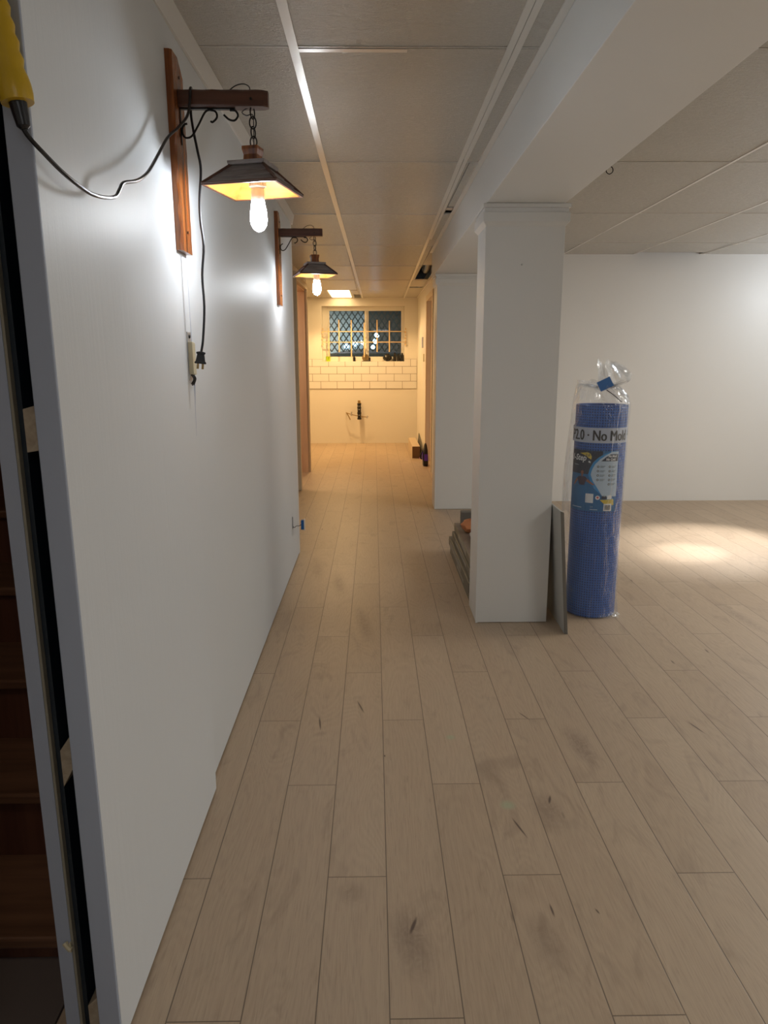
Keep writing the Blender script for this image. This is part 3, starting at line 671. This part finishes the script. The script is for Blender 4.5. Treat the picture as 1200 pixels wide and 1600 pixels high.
    ri.build('shade_rib', M['arm'], so_)
    MB().loft([sq(at-0.003, zt-0.002), sq(ab-0.003, zb-0.002)], False, False).loft([sq(at, zt-0.003), sq(0.002, zt-0.003)], False, False).build('shade_lining', M['shade_in'], so_)
    T = Matrix.Translation((0.209, 0, 0))
    MB().lathe([(0.0, -0.163), (0.024, -0.165), (0.024, -0.180), (0.021, -0.184)], 20, T).build('lamp_socket', M['bracket'], t)
    bulb = MB().lathe([(0.010, -0.180), (0.0195, -0.183), (0.020, -0.205), (0.015, -0.210), (0.0175, -0.214), (0.0175, -0.236), (0.016, -0.240)], 24, T)
    for k in range(20):
        a = 2*PI*k/20
        bulb.box((0.019, -0.0012, -0.204), (0.0225, 0.0012, -0.186), T @ Matrix.Rotation(a, 4, 'Z'))
    bb = bulb.build('light_bulb', M['socket'], t)
    MB().lathe([(0.0165, -0.238), (0.0185, -0.250), (0.0215, -0.268), (0.0225, -0.284), (0.020, -0.298), (0.0135, -0.309), (0.005, -0.314), (0.0008, -0.3145)], 24, T).build('bulb_globe', M['bulb'], bb)
    return t
make_lamp('wall_lamp', (-0.5085, 1.985, 1.937), 'large nearer rustic wooden wall lamp with black cord looped over its arm', math.radians(-14), 0.0, 1)
make_lamp('wall_lamp', (-0.51, 3.95, 1.937), 'farther rustic wooden wall lamp hanging nearer the kitchen', math.radians(17), 0.0, 5)

# ------------------------------------------------------------------ trouble light with its cord over the first arm
WL = (-0.489, 1.091, 1.624)
tr = empty('work_light', WL, 'yellow ribbed work light handle with black cord looped over lamp arm', 'work light')
hz = []
n = 24
for i in range(n+1):
    s = i/n; z = 0.022+s*0.26
    r = 0.0192-0.004*s+(0.0030 if i % 2 else 0)
    if i < 4: r = 0.0230-(0.0015 if i in (0, 3) else 0)
    hz.append((r, z))
ax = Matrix.Rotation(math.radians(-9), 4, 'Y')
MB().lathe(hz, 24, ax).build('handle', M['yellow'], tr)
MB().lathe([(0.005, -0.012), (0.009, -0.008), (0.0105, 0.006), (0.012, 0.022)], 14, ax).build('strain_relief', M['cord'], tr)
MB().lathe([(0.02, 0.283), (0.036, 0.30), (0.036, 0.40), (0.02, 0.42)], 20, ax).build('lamp_guard', M['yellow'], tr)
cpts = [(-0.514, 1.145, 1.632), (-0.509, 1.15, 1.620), (-0.498, 1.17, 1.603), (-0.488, 1.22, 1.584), (-0.484, 1.3, 1.575), (-0.481, 1.36, 1.579), (-0.479, 1.42, 1.592), (-0.476, 1.44, 1.609), (-0.474, 1.46, 1.625), (-0.466, 1.52, 1.643), (-0.467, 1.6, 1.678), (-0.471, 1.7, 1.738), (-0.470, 1.78, 1.793), (-0.462, 1.86, 1.839), (-0.455, 1.92, 1.882), (-0.455, 1.952, 1.925), (-0.455, 1.963, 1.955),
        (-0.457, 1.985, 1.9625), (-0.464, 2.009, 1.955), (-0.468, 2.012, 1.915), (-0.461, 2.0, 1.869), (-0.449, 1.98, 1.818), (-0.443, 1.98, 1.773), (-0.450, 1.98, 1.703), (-0.451, 1.98, 1.649), (-0.446, 1.98, 1.585), (-0.454, 1.98, 1.513), (-0.453, 1.98, 1.431), (-0.461, 1.98, 1.348), (-0.468, 1.98, 1.314)]
def near_(p):
    k = 0.953+0.047*min(1, max(0, (p[1]-1.145)/0.5)); return (p[0]*k, p[1]*k, 1.3+(p[2]-1.3)*k)
MB().tube([p-Vector(WL) for p in smooth_path([near_(p) for p in cpts], 5)], 0.0034, 8).build('cord', M['cord'], tr)
pg = MB().loft([[(sx*a, sy*b, z) for sx, sy in ((-1, -1), (1, -1), (1, 1), (-1, 1))] for z, a, b in ((0.006, 0.004, 0.004), (0.004, 0.012, 0.006), (0.0, 0.012, 0.006), (-0.002, 0.0095, 0.0055), (-0.020, 0.0125, 0.0065), (-0.023, 0.0155, 0.007), (-0.027, 0.015, 0.007))], True, False)
plug = pg.build('plug', M['cord'], tr, tuple(Vector((-0.469, 1.98, 1.310))-Vector(WL)), (0, math.radians(6), math.radians(10)), bevel=0.001)
for s in (-1, 1): B((s*0.0065-0.003, -0.0012, -0.041), (s*0.0065+0.003, 0.0012, -0.026)).build('prong', M['brass'], plug)

# ------------------------------------------------------------------ bare outlet and the wall seam
ot = empty('wall_outlet', (-0.508, 2.005, 1.25), 'bare ivory electrical receptacle without cover on the left wall', 'outlet')
B((0.0, -0.018, -0.012), (0.004, 0.018, 0.118)).build('mounting_strap', M['steel'], ot, bevel=0.001)
B((0.004, -0.020, 0.005), (0.016, -0.002, 0.092)).build('switch_body', M['ivory'], ot, bevel=0.0015)
B((0.004, 0.001, 0.003), (0.014, 0.020, 0.090)).build('receptacle_body', M['ivory'], ot, bevel=0.0015)
MB().lathe([(0.0055, 0), (0.004, 0.003)], 10, Matrix.Rotation(PI/2, 4, 'Y')).build('screw', M['iron'], ot, (0.004, 0.0, 0.106))
wv = MB()
for k, yy in enumerate((-0.012, -0.004, 0.006, 0.013)):
    wv.tube(smooth_path([(0.006, yy, 0.004), (0.012, yy+0.002, -0.008), (0.006, yy-0.003, -0.022-0.004*(k % 2))]), 0.0016, 6)
wv.build('wire', M['iron'], ot)
struct('trim_seam', MB().loft([[(-0.512, 2.036, z), (x1, 2.0375+g*0.3, z), (x1, 2.046+g, z), (-0.512, 2.047+g, z)] for z, x1, g in ((1.08, -0.5095, 0.0), (1.16, -0.5085, 0.001), (1.22, -0.5070, 0.009), (1.27, -0.5070, 0.005), (1.40, -0.5085, 0.001), (1.57, -0.5092, 0.0))], smooth=False), M['greyedge'])
# blue cable end dangling from the wall
cj = empty('cable_jack', (-0.509, 4.30, 0.278), 'small blue cable jack sticking out of left wall on a wire', 'cable jack')
B((0.0, -0.006, -0.02), (0.0015, 0.006, 0.055)).build('slot_shade', M['dark'], cj)  # near-black plate painted as the shade of an open slot
MB().tube(smooth_path([(0.001, 0, -0.008), (0.012, 0, -0.012), (0.022, 0.004, -0.004), (0.040, 0.01, -0.004), (0.052, 0.01, 0.004)]), 0.0022, 6).build('wire', M['cord'], cj)
B((0.052, -0.006, -0.026), (0.070, 0.026, 0.034)).build('jack_body', M['blue'], cj, bevel=0.002)
B((0.0705, -0.008, -0.034), (0.075, 0.028, 0.040)).build('jack_plate', M['whitecloth'], cj, bevel=0.001)

# ------------------------------------------------------------------ kitchen end
fp = empty('drain_pipe', (-0.225, KY-0.005, 0.35), 'capped black drain pipe with water lines on kitchen wall', 'plumbing')
MB().tube([(0, -0.10, 0.03), (0, -0.10, 0.26)], 0.026, 14).tube([(0, -0.10, 0.16), (0, 0.004, 0.16)], 0.024, 12).build('pipe', M['blackplastic'], fp)
for z in (0.035, 0.12, 0.20, 0.255): MB().tube([(0, -0.10, z-0.012), (0, -0.10, z+0.012)], 0.031, 14).build('coupling', M['blackplastic'], fp)
MB().tube([(0, -0.10, 0.26), (0, -0.10, 0.31)], 0.021, 12).tube([(0.012, -0.10, 0.27), (0.028, -0.10, 0.275)], 0.012, 8).build('pipe_cap', M['brass'], fp)
for z in (0.09, 0.175, 0.225): MB().tube([(0, -0.132, z-0.006), (0, -0.132, z+0.006)], 0.008, 8).build('clamp', M['steel'], fp)
MB().tube(smooth_path([(-0.20, 0.004, 0.12), (-0.19, -0.08, 0.12), (-0.12, -0.11, 0.10), (-0.04, -0.11, 0.08), (0.05, -0.11, 0.065), (0.11, -0.10, 0.06)]), 0.006, 7).tube(smooth_path([(-0.19, -0.08, 0.12), (-0.16, -0.10, 0.07), (-0.135, -0.11, 0.02)]), 0.008, 7).build('water_line', M['brass'], fp)
MB().tube([(-0.12, -0.115, 0.08), (-0.115, -0.115, 0.14)], 0.011, 8).build('shutoff_valve', M['steel'], fp)
MB().tube([(0.11, -0.10, 0.045), (0.13, -0.10, 0.075)], 0.012, 8).build('shutoff_valve', M['steel'], fp)
SZ = wz0+0.0; sill_y = KY+0.035
cup = MB().lathe([(0.030, 0), (0.038, 0.075), (0.035, 0.075), (0.028, 0.005)], 18).build('cup', M['lime'], loc=(-0.690, sill_y-0.0, SZ))
tag(cup, 'lime green cup at left end of kitchen window sill', 'cup')
bt = empty('bottle', (-0.295, sill_y, SZ), 'small black bottle standing alone near middle of kitchen sill', 'bottle')
MB().lathe([(0.019, 0), (0.020, 0.055), (0.009, 0.068), (0.009, 0.074)], 14).build('body', M['blackplastic'], bt)
MB().lathe([(0.011, 0.074), (0.011, 0.092)], 12).build('cap', M['blackplastic'], bt)
tm = empty('kitchen_dial', (-0.125, sill_y, SZ), 'round brass rimmed dial on a dark stand on the sill', 'dial')
RX = Matrix.Translation((0, 0, 0.055)) @ Matrix.Rotation(PI/2, 4, 'X')
MB().lathe([(0.050, -0.012), (0.054, 0.0), (0.050, 0.012), (0.042, 0.012)], 24, RX).build('rim', M['brass'], tm)
MB().lathe([(0.0, 0.006), (0.041, 0.0075)], 24, RX).build('face', M['glassdial'], tm)
B((-0.055, -0.02, 0), (0.075, 0.02, 0.010)).box((0.05, -0.018, 0.01), (0.075, 0.018, 0.06)).build('stand', M['blackplastic'], tm, bevel=0.003)
MB().tube([(0, 0, 0.10), (0, 0, 0.20)], [0.008, 0.002], 8).build('spike', M['iron'], tm)
def lump(name, loc, size, seed, m, label, cat):
    rnd = random.Random(seed); rings = []
    for i in range(8):
        a = -PI/2+PI*i/7
        rings.append([(size[0]*math.cos(a)*math.cos(2*PI*k/14)*(1+rnd.uniform(-.28, .28)), size[1]*math.cos(a)*math.sin(2*PI*k/14)*(1+rnd.uniform(-.25, .25)), size[2]*(1+math.sin(a))*(1+rnd.uniform(-.08, .08))/2) for k in range(14)])
    return tag(MB().loft(rings).build(name, m, loc=loc), label, cat)
lump('glove', (0.205, sill_y, SZ), (0.058, 0.028, 0.105), 4, M['blackplastic'], 'crumpled black glove lying right of the dial on the sill', 'glove')
for i, (x, h_) in enumerate(((0.318, 0.13), (0.375, 0.11), (0.430, 0.125))):
    b2 = MB().lathe([(0.025, 0), (0.026, h_*0.7), (0.012, h_*0.84), (0.012, h_)], 14).build('dark_bottle', M['blackplastic'], loc=(x, sill_y, SZ))
    tag(b2, ['taller black bottle beside the glove on the kitchen sill', 'middle short black bottle at right end of kitchen sill', 'black bottle against the right end of the window recess'][i], 'bottle', 'black bottles on the sill')
th = B((0, 0, 0), (0.012, 0.16, 0.14)).build('wall_switch', M['steel'], loc=(0.647, 9.70, 1.42), bevel=0.002)
tag(th, 'grey square thermostat plate on the right kitchen wall', 'switch')
th = B((0, 0, 0), (0.010, 0.09, 0.10)).build('wall_switch', M['ivory'], loc=(0.6495, 9.50, 1.24), bevel=0.002)
tag(th, 'pale switch plate lower on the right kitchen wall', 'switch')
# long carton and grey strip against the right kitchen wall
ct = empty('long_carton', (0.55, 9.26, 0), 'long low cardboard carton standing on the kitchen floor by the wall', 'carton')
B((-0.05, 0.002, 0), (0.05, 1.05, 0.155)).build('box', M['carton'], ct, bevel=0.002)
B((-0.050, 0.0, 0.0), (0.050, 0.0018, 0.155)).build('end_flap', M['carton_dark'], ct)
ls = MB().hexa([(0.625, 9.2, 0), (0.640, 9.2, 0), (0.640, 10.3, 0), (0.625, 10.3, 0), (0.645, 9.2, 0.06), (0.655, 9.2, 0.06), (0.655, 10.3, 0.22), (0.645, 10.3, 0.22)])
tag(ls.build('board_strip', M['cement_edge']), 'dark grey strip of board leaning on the right kitchen wall', 'board')
bg = empty('tool_bag', (0.625, 8.62, 0), 'small black and purple bag on floor before the brown door', 'bag')
rings = []
for z, a, b in ((0, 0.030, 0.07), (0.02, 0.034, 0.085), (0.10, 0.033, 0.085), (0.19, 0.028, 0.075), (0.25, 0.018, 0.05), (0.275, 0.008, 0.02)):
    rings.append([(a*math.copysign(abs(math.cos(2*PI*k/20))**0.6, math.cos(2*PI*k/20)), b*math.copysign(abs(math.sin(2*PI*k/20))**0.6, math.sin(2*PI*k/20)), z) for k in range(20)])
MB().loft(rings).build('body', M['blackplastic'], bg)
B((-0.0365, -0.06, 0.07), (-0.0335, 0.06, 0.17)).box((-0.02, -0.089, 0.07), (0.025, -0.0865, 0.15)).build('pocket', M['purple'], bg, bevel=0.001)
MB().tube(smooth_path([(-0.02, 0, 0.20), (-0.045, -0.01, 0.16), (-0.065, -0.01, 0.11), (-0.045, -0.01, 0.08)]), 0.008, 8).build('strap', M['blackplastic'], bg)
B((-0.075, -0.014, 0.08), (-0.066, -0.006, 0.105)).build('tag', M['pinkbit'], bg)

# ------------------------------------------------------------------ flooring boxes behind the pillar
def fbox(loc, size, rz, label, stripes, m='box', lean=0):
    t = empty('flooring_box', loc, label, 'box', 'flooring boxes stacked behind the near pillar', rz)
    B((0, 0, 0), size).build('carton', M[m], t, bevel=0.003)
    mb = MB(); random.seed(int(size[1]*100)+len(label))
    for (a, b, z0_, z1_) in stripes:
        y = a
        while y < b:
            wd = random.uniform(0.012, 0.024)
            mb.box((-0.0008, y, z0_*size[2]), (-0.0002, y+wd*0.55, z1_*size[2])); y += wd+0.008
    mb.build('printed_stripes', M['boxprint'], t)
    return t
fbox((0.512, 3.625, 0), (0.20, 1.02, 0.056), 0, 'bottom flooring box of the stack behind the pillar', ((0.30, 0.62, 0.35, 0.9),))
fbox((0.504, 3.635, 0.057), (0.20, 1.03, 0.056), 0, 'second flooring box up, with striped print, behind the pillar', ((0.35, 0.95, 0.2, 0.8),))
fbox((0.518, 3.62, 0.114), (0.20, 0.98, 0.050), 0, 'third flooring box up in the stack behind the pillar', ((0.25, 0.8, 0.3, 0.7),))
tb_ = fbox((0.524, 3.65, 0.165), (0.19, 0.98, 0.048), math.radians(-0.6), 'topmost flooring box with brown lid behind the pillar', ((0.30, 0.70, 0.15, 0.9),))
B((0.004, 0.004, 0.0482), (0.186, 0.976, 0.0494)).build('lid', M['boxtop'], tb_)
lump('rag', (0.600, 4.36, 0.2145), (0.05, 0.06, 0.085), 9, M['orange'], 'crumpled orange rag on top of the flooring boxes', 'rag')
lump('rag', (0.640, 4.18, 0.2145), (0.055, 0.08, 0.055), 12, M['whitecloth'], 'pale crumpled rag in front of the orange one on boxes', 'rag')
tn = B((0, 0, 0), (0.07, 0.06, 0.10)).build('grey_tin', M['cement_edge'], loc=(0.565, 4.50, 0.2145), bevel=0.003)
tag(tn, 'small dark grey block tin at back of the flooring boxes', 'tin')
kn = empty('utility_knife', (0.575, 3.98, 0.2145), 'dark utility knife lying on the brown flooring box', 'knife')
B((0, 0, 0), (0.022, 0.14, 0.016)).build('handle', M['blackplastic'], kn, bevel=0.003)
B((0.004, -0.02, 0.004), (0.016, 0.0, 0.006)).build('blade', M['steel'], kn)

# ------------------------------------------------------------------ cement board leaning on the pillar
bd = MB().hexa([(0.908, 3.195, 0), (0.922, 3.187, 0), (0.936, 3.74, 0), (0.922, 3.75, 0), (0.8592, 3.195, 0.602), (0.8732, 3.187, 0.598), (0.8732, 3.74, 0.598), (0.8592, 3.75, 0.602)])
bo = bd.build('cement_board', M['cement'], bevel=0.001); tag(bo, 'grey cement board panel leaning against the near pillar', 'board')
MB().hexa([(0.9085, 3.1860, 0.001), (0.9225, 3.1850, 0.001), (0.9225, 3.1866, 0.001), (0.9085, 3.1942, 0.001), (0.8600, 3.1858, 0.602), (0.8738, 3.1850, 0.598), (0.8738, 3.1866, 0.598), (0.8600, 3.1942, 0.602)]).build('broken_edge', M['cement_edge'], bo)

# ------------------------------------------------------------------ roll of dimpled underlay in a plastic bag
RC = (1.122, 3.515, 0.004); RR = 0.127; RH = 1.066
rl = empty('underlay_roll', RC, 'tall blue roll of dimpled subfloor underlay in clear plastic bag', 'underlay roll')
turns, per = 6, 56
sp_o = []
for i in range(turns*per+1):
    a = i/per*2*PI; r = RR-0.0095*i/per
    sp_o.append((r, -a+math.radians(20)))
mb = MB(); rings = []
for r, a in sp_o:
    c_, s_ = math.cos(a), math.sin(a)
    rings.append([(r*c_, r*s_, 0), (r*c_, r*s_, RH), ((r-0.003)*c_, (r-0.003)*s_, RH), ((r-0.003)*c_, (r-0.003)*s_, 0)])
mb.loft(rings, True, True)
mb.build('sheet', M['dimple'], rl, angle=40)
FA = math.atan2(-RC[1], -RC[0])     # direction towards the camera
def wrap(bm, r, name, m, parent):
    zs = [v.co.x for v in bm.verts]; a, b = min(zs), max(zs)
    k = math.ceil(a/0.006)*0.006
    while k < b:
        bmesh.ops.bisect_plane(bm, geom=bm.verts[:]+bm.edges[:]+bm.faces[:], plane_co=(k, 0, 0), plane_no=(1, 0, 0)); k += 0.006
    for v in bm.verts:
        s, z = v.co.x, v.co.y
        ang = FA + s/RR
        v.co = Vector((r*math.cos(ang), r*math.sin(ang), z))
    me = bpy.data.meshes.new(name); bm.to_mesh(me); bm.free(); me.materials.append(m)
    o = bpy.data.objects.new(name, me); COL.objects.link(o); o.parent = parent
    return o
def poly(pts, r, name, m, parent):
    bm = bmesh.new()
    if isinstance(pts[0][0], (int, float)): pts = [pts]
    for P in pts:
        f = bm.faces.new([bm.verts.new((x, z, 0)) for x, z in P])
    bmesh.ops.triangulate(bm, faces=bm.faces[:])
    return wrap(bm, r, name, m, parent)
def rect(x0, z0, x1, z1): return [(x0, z0), (x1, z0), (x1, z1), (x0, z1)]
def circ(x, z, r, n=14, rz=None): return [(x+r*math.cos(2*PI*k/n), z+(rz or r)*math.sin(2*PI*k/n)) for k in range(n)]
def text(body, x, z, size, r, name, m, parent, bold=0.0, shear=0.0, sx=1.0, align='LEFT', thick=0.0):
    cu = bpy.data.curves.new('lettering', 'FONT'); cu.body = body; cu.size = size; cu.offset = bold; cu.shear = shear; cu.align_x = align; cu.resolution_u = 3
    ob = bpy.data.objects.new('lettering', cu); COL.objects.link(ob)
    bpy.context.view_layer.update()
    me = ob.evaluated_get(bpy.context.evaluated_depsgraph_get()).to_mesh()
    bm = bmesh.new(); bm.from_mesh(me); ob.evaluated_get(bpy.context.evaluated_depsgraph_get()).to_mesh_clear()
    bpy.data.objects.remove(ob); bpy.data.curves.remove(cu)
    for v in bm.verts: v.co = Vector((v.co.x*sx+x, v.co.y+z, 0))
    if thick:
        base_ = bmesh.ops.duplicate(bm, geom=bm.verts[:]+bm.edges[:]+bm.faces[:])['geom']
        for v in [g for g in base_ if isinstance(g, bmesh.types.BMVert)]: v.co.x += thick
    bmesh.ops.triangulate(bm, faces=bm.faces[:])
    return wrap(bm, r, name, m, parent)
r1, r2, r3 = RR+0.0014, RR+0.0026, RR+0.0031
band = poly(rect(-0.30, 0.889, 0.30, 0.962), r1, 'printed_band', M['bandpaper'], rl)
text('P2.0 · No Mold · No Cold', -0.163, 0.901, 0.072, r2, 'band_lettering', M['ink'], band, bold=0.0, sx=0.70, thick=0.0034)
zl0, zl1 = 0.552, 0.852
xl0, xl1 = -0.150, 0.102
lab = poly(rect(xl0, zl0, xl1, zl1), r1, 'product_label', M['lblblue'], rl)
poly(rect(xl0+0.001, 0.735, 0.02, zl1-0.001), r1+0.0003, 'label_dark_field', M['lblnavy'], lab)
arc = lambda o, w0: [(0.100-o, zl1-0.002)]+[(0.010-o+0.045*(1-math.cos(t))-0.062*math.sin(t*2)*0.55, zl1-0.002-0.175*t/1.57) for t in (0.25, 0.5, 0.75, 1.0, 1.25, 1.5)]
poly([(0.062, 0.850), (0.030, 0.838), (0.002, 0.820), (-0.022, 0.795), (-0.036, 0.765), (-0.043, 0.735), (-0.030, 0.700), (-0.010, 0.665), (0.020, 0.640), (0.101, 0.640), (0.101, 0.850)], r1+0.0005, 'label_blue_swoosh', M['lblcyan'], lab)
poly([(0.066, 0.848), (0.036, 0.832), (0.010, 0.812), (-0.012, 0.787), (-0.025, 0.760), (-0.031, 0.735), (-0.020, 0.705), (0.000, 0.675), (0.030, 0.628), (0.1015, 0.628), (0.1015, 0.848)], r1+0.0007, 'label_pale_field', M['lblpale'], lab)
poly([(0.058, 0.836), (0.036, 0.822), (0.014, 0.802), (0.098, 0.802), (0.098, 0.836)], r2, 'label_slogan_field', M['lblnavy'], lab)
text('No Mold', 0.046, 0.8215, 0.0165, r3, 'label_slogan', M['lblwhite'], lab, bold=0.0006, shear=0.25, sx=0.72)
text('No Cold', 0.036, 0.8060, 0.0165, r3, 'label_slogan', M['lblwhite'], lab, bold=0.0006, shear=0.25, sx=0.80)
poly([(-0.092, 0.836), (-0.050, 0.842), (-0.036, 0.835), (-0.030, 0.822), (-0.032, 0.808), (-0.045, 0.815), (-0.062, 0.826)], r2, 'label_yellow_wing', M['lblyellow'], lab)
text('1-Step', -0.148, 0.801, 0.041, r3, 'label_title', M['lblwhite'], lab, bold=0.0008, shear=0.2, sx=0.86)
text('2.0', -0.062, 0.822, 0.018, r3, 'label_title', M['lblnavy'], lab, bold=0.0004, shear=0.2)
text('★', -0.045, 0.790, 0.015, r3, 'label_star', M['lblwhite'], lab)
poly([circ(-0.041, 0.797, 0.005, 5)], r2, 'label_star_mark', M['lblwhite'], lab)
text('Subfloor', -0.128, 0.775, 0.009, r2, 'label_small_text', M['lblpale'], lab)
# printed figure with spread arms
poly([circ(-0.074, 0.741, 0.008, 14, 0.011), [(-0.078, 0.735), (-0.070, 0.735), (-0.070, 0.722), (-0.078, 0.722)]], r2+0.0002, 'label_figure_head', M['skin'], lab)
poly([[(-0.092, 0.722), (-0.056, 0.722), (-0.046, 0.712), (-0.054, 0.700), (-0.060, 0.680), (-0.088, 0.680), (-0.096, 0.700), (-0.104, 0.712)]], r2, 'label_figure_shirt', M['shirt'], lab)
for arm_ in ([(-0.046, 0.712), (-0.016, 0.690), (-0.010, 0.684), (-0.018, 0.683), (-0.052, 0.700)], [(-0.104, 0.712), (-0.120, 0.690), (-0.128, 0.672), (-0.118, 0.678), (-0.098, 0.702)]): poly(arm_, r2, 'label_figure_arm', M['skin'], lab)
ic = []; ln = []
for (x, z_) in [(0.002, 0.775-0.0215*k) for k in range(4)]+[(0.057, 0.775-0.0215*k) for k in range(5)]:
    ic.append(circ(x, z_, 0.0055, 12))
    for q in range(3): ln.append(rect(x+0.009, z_+0.003-q*0.0038, x+0.034-0.004*((q*7) % 3), z_+0.0042-q*0.0038))
for c in ic:
    poly(c, r2, 'label_icon', M['lblnavy'], lab)
    poly(circ((sum(p[0] for p in c)/12), (sum(p[1] for p in c)/12), 0.0026, 8), r3, 'label_icon_centre', M['lblwhite'], lab)
for k_ in range(0, len(ln), 3): poly(ln[k_:k_+3], r2, 'label_text_block', M['lblnavy'], lab)
poly(rect(-0.050, 0.594, -0.012, 0.640), r2, 'label_white_square', M['lblwhite'], lab)
poly([circ(0.008, 0.622, 0.011, 16, 0.0105)], r2, 'label_white_oval', M['lblwhite'], lab)
poly([[(0.008, 0.630), (0.0105, 0.625), (0.0145, 0.626), (0.012, 0.620), (0.0085, 0.6185), (0.0085, 0.614), (0.0075, 0.614), (0.0075, 0.6185), (0.004, 0.620), (0.0015, 0.626), (0.0055, 0.625)]], r3, 'label_maple_leaf', M['lblred'], lab)
poly([rect(0.026, 0.616, 0.050, 0.628), [(0.036, 0.628), (0.040, 0.628), (0.038, 0.637)], rect(0.029, 0.628, 0.034, 0.632), rect(0.043, 0.628, 0.048, 0.632)], r2, 'label_castle_mark', M['lblnavy'], lab)
poly([rect(0.053, 0.615, 0.076, 0.634)], r2, 'label_white_note', M['lblwhite'], lab)
poly([[(0.018, 0.612), (0.088, 0.614), (0.090, 0.585), (0.048, 0.583)]], r2-0.0001, 'label_yellow_flash', M['lblyellow'], lab)
poly([rect(0.038, 0.556, 0.078, 0.592)], r2, 'barcode_field', M['lblwhite'], lab)
bars = []; x = 0.044; random.seed(5)
while x < 0.072: wd = random.choice((0.0007, 0.0012, 0.0018)); bars.append(rect(x, 0.561, x+wd, 0.586)); x += wd+random.choice((0.0008, 0.0014))
poly(bars, r3, 'barcode', M['ink'], lab)
text('2.0', -0.025, 0.572, 0.010, r2, 'label_small_text', M['lblpale'], lab)
for q in (rect(-0.126, 0.566, -0.068, 0.569), rect(-0.025, 0.560, 0.010, 0.563)): poly(q, r2, 'label_line', M['lblpale'], lab)

# the clear bag: its own film body, gathered top, tape and tie
def bag_rings():
    out = []; rnd = random.Random(11); n = 64
    ph = [rnd.uniform(0, 6.28) for _ in range(8)]
    prof = [(0.0, 0.132, 0.010, 0.0, 0), (0.02, 0.136, 0.006, 0.0, 0), (0.10, 0.1345, 0.003, -0.001, 0)]
    for k in range(1, 12): prof.append((0.10+0.08*k, 0.1340+0.0012*math.sin(k), 0.0025, -0.0015, 0))
    prof += [(1.03, 0.1345, 0.004, -0.001, 0), (1.07, 0.134, 0.006, -0.002, 0), (1.105, 0.126, 0.010, -0.008, 0), (1.14, 0.104, 0.016, -0.026, 0), (1.165, 0.070, 0.020, -0.050, 0), (1.158, 0.035, 0.008, -0.030, 0),
             (1.150, 0.020, 0.004, -0.010, 0), (1.156, 0.040, 0.012, 0.020, 0), (1.175, 0.068, 0.024, 0.052, 0), (1.205, 0.066, 0.028, 0.056, 0), (1.24, 0.050, 0.026, 0.034, 0), (1.265, 0.030, 0.016, 0.012, 0)]
    for z, r, amp, ox, _ in prof:
        ring = []
        for k in range(n):
            a = 2*PI*k/n
            w_ = sum(math.sin(a*f+ph[i]+z*(6+i*3))*g for i, (f, g) in enumerate(((3, .5), (5, .35), (9, .35), (14, .3))))
            rr = r+amp*w_
            # slack fold of film hanging off the left side
            s = max(0, math.cos(a-math.radians(192)))**10
            if 0.05 < z < 1.12: rr += s*0.045*math.sin(min(1, (z-0.05)/1.07)*PI)**0.8
            if z < 1.08: rr = max(rr, 0.1312)
            zz = z+0.018*w_*(1 if z > 1.1 else 0)
            ring.append((rr*math.cos(a)+ox, rr*math.sin(a)*(0.9 if z > 1.1 else 1), zz))
        out.append(ring)
    return out
bgf = MB().loft(bag_rings(), False, True).build('plastic_bag', M['film'], rl, angle=50)
fold = MB()
for (a0, a1, l) in ((-1.5, -0.3, 0.035),):
    rg = []
    for i in range(5):
        t_ = i/4; ring = []
        for k in range(14):
            a = a0+(a1-a0)*k/13; e = math.sin(PI*k/13)
            r_ = 0.133+l*t_*e*(1+0.35*math.sin(k*2.1)); ring.append(Vector((r_*math.cos(a), r_*math.sin(a), 0.020*(1-t_)+0.006*(1+math.sin(k*2.7+i))*t_)))
        rg.append(ring)
    vs = [p for q in rg for p in q]
    fold.add(vs, [(i*14+k, i*14+k+1, (i+1)*14+k+1, (i+1)*14+k) for i in range(4) for k in range(13)], True)
fold.build('bag_hem', M['film'], rl)
tp = MB().box((-0.034, -0.0015, -0.024), (0.034, 0.0015, 0.024)).build('blue_tape', M['blue'], rl, (-0.016, -0.085, 1.168), (math.radians(-12), math.radians(-25), math.radians(5)))
tp['label'] = 'bright blue tape tag'
MB().tube(smooth_path([(-0.010, -0.095, 1.140), (0.02, -0.105, 1.118), (0.060, -0.110, 1.085)]), 0.0022, 6).build('cable_tie', M['cord'], rl)
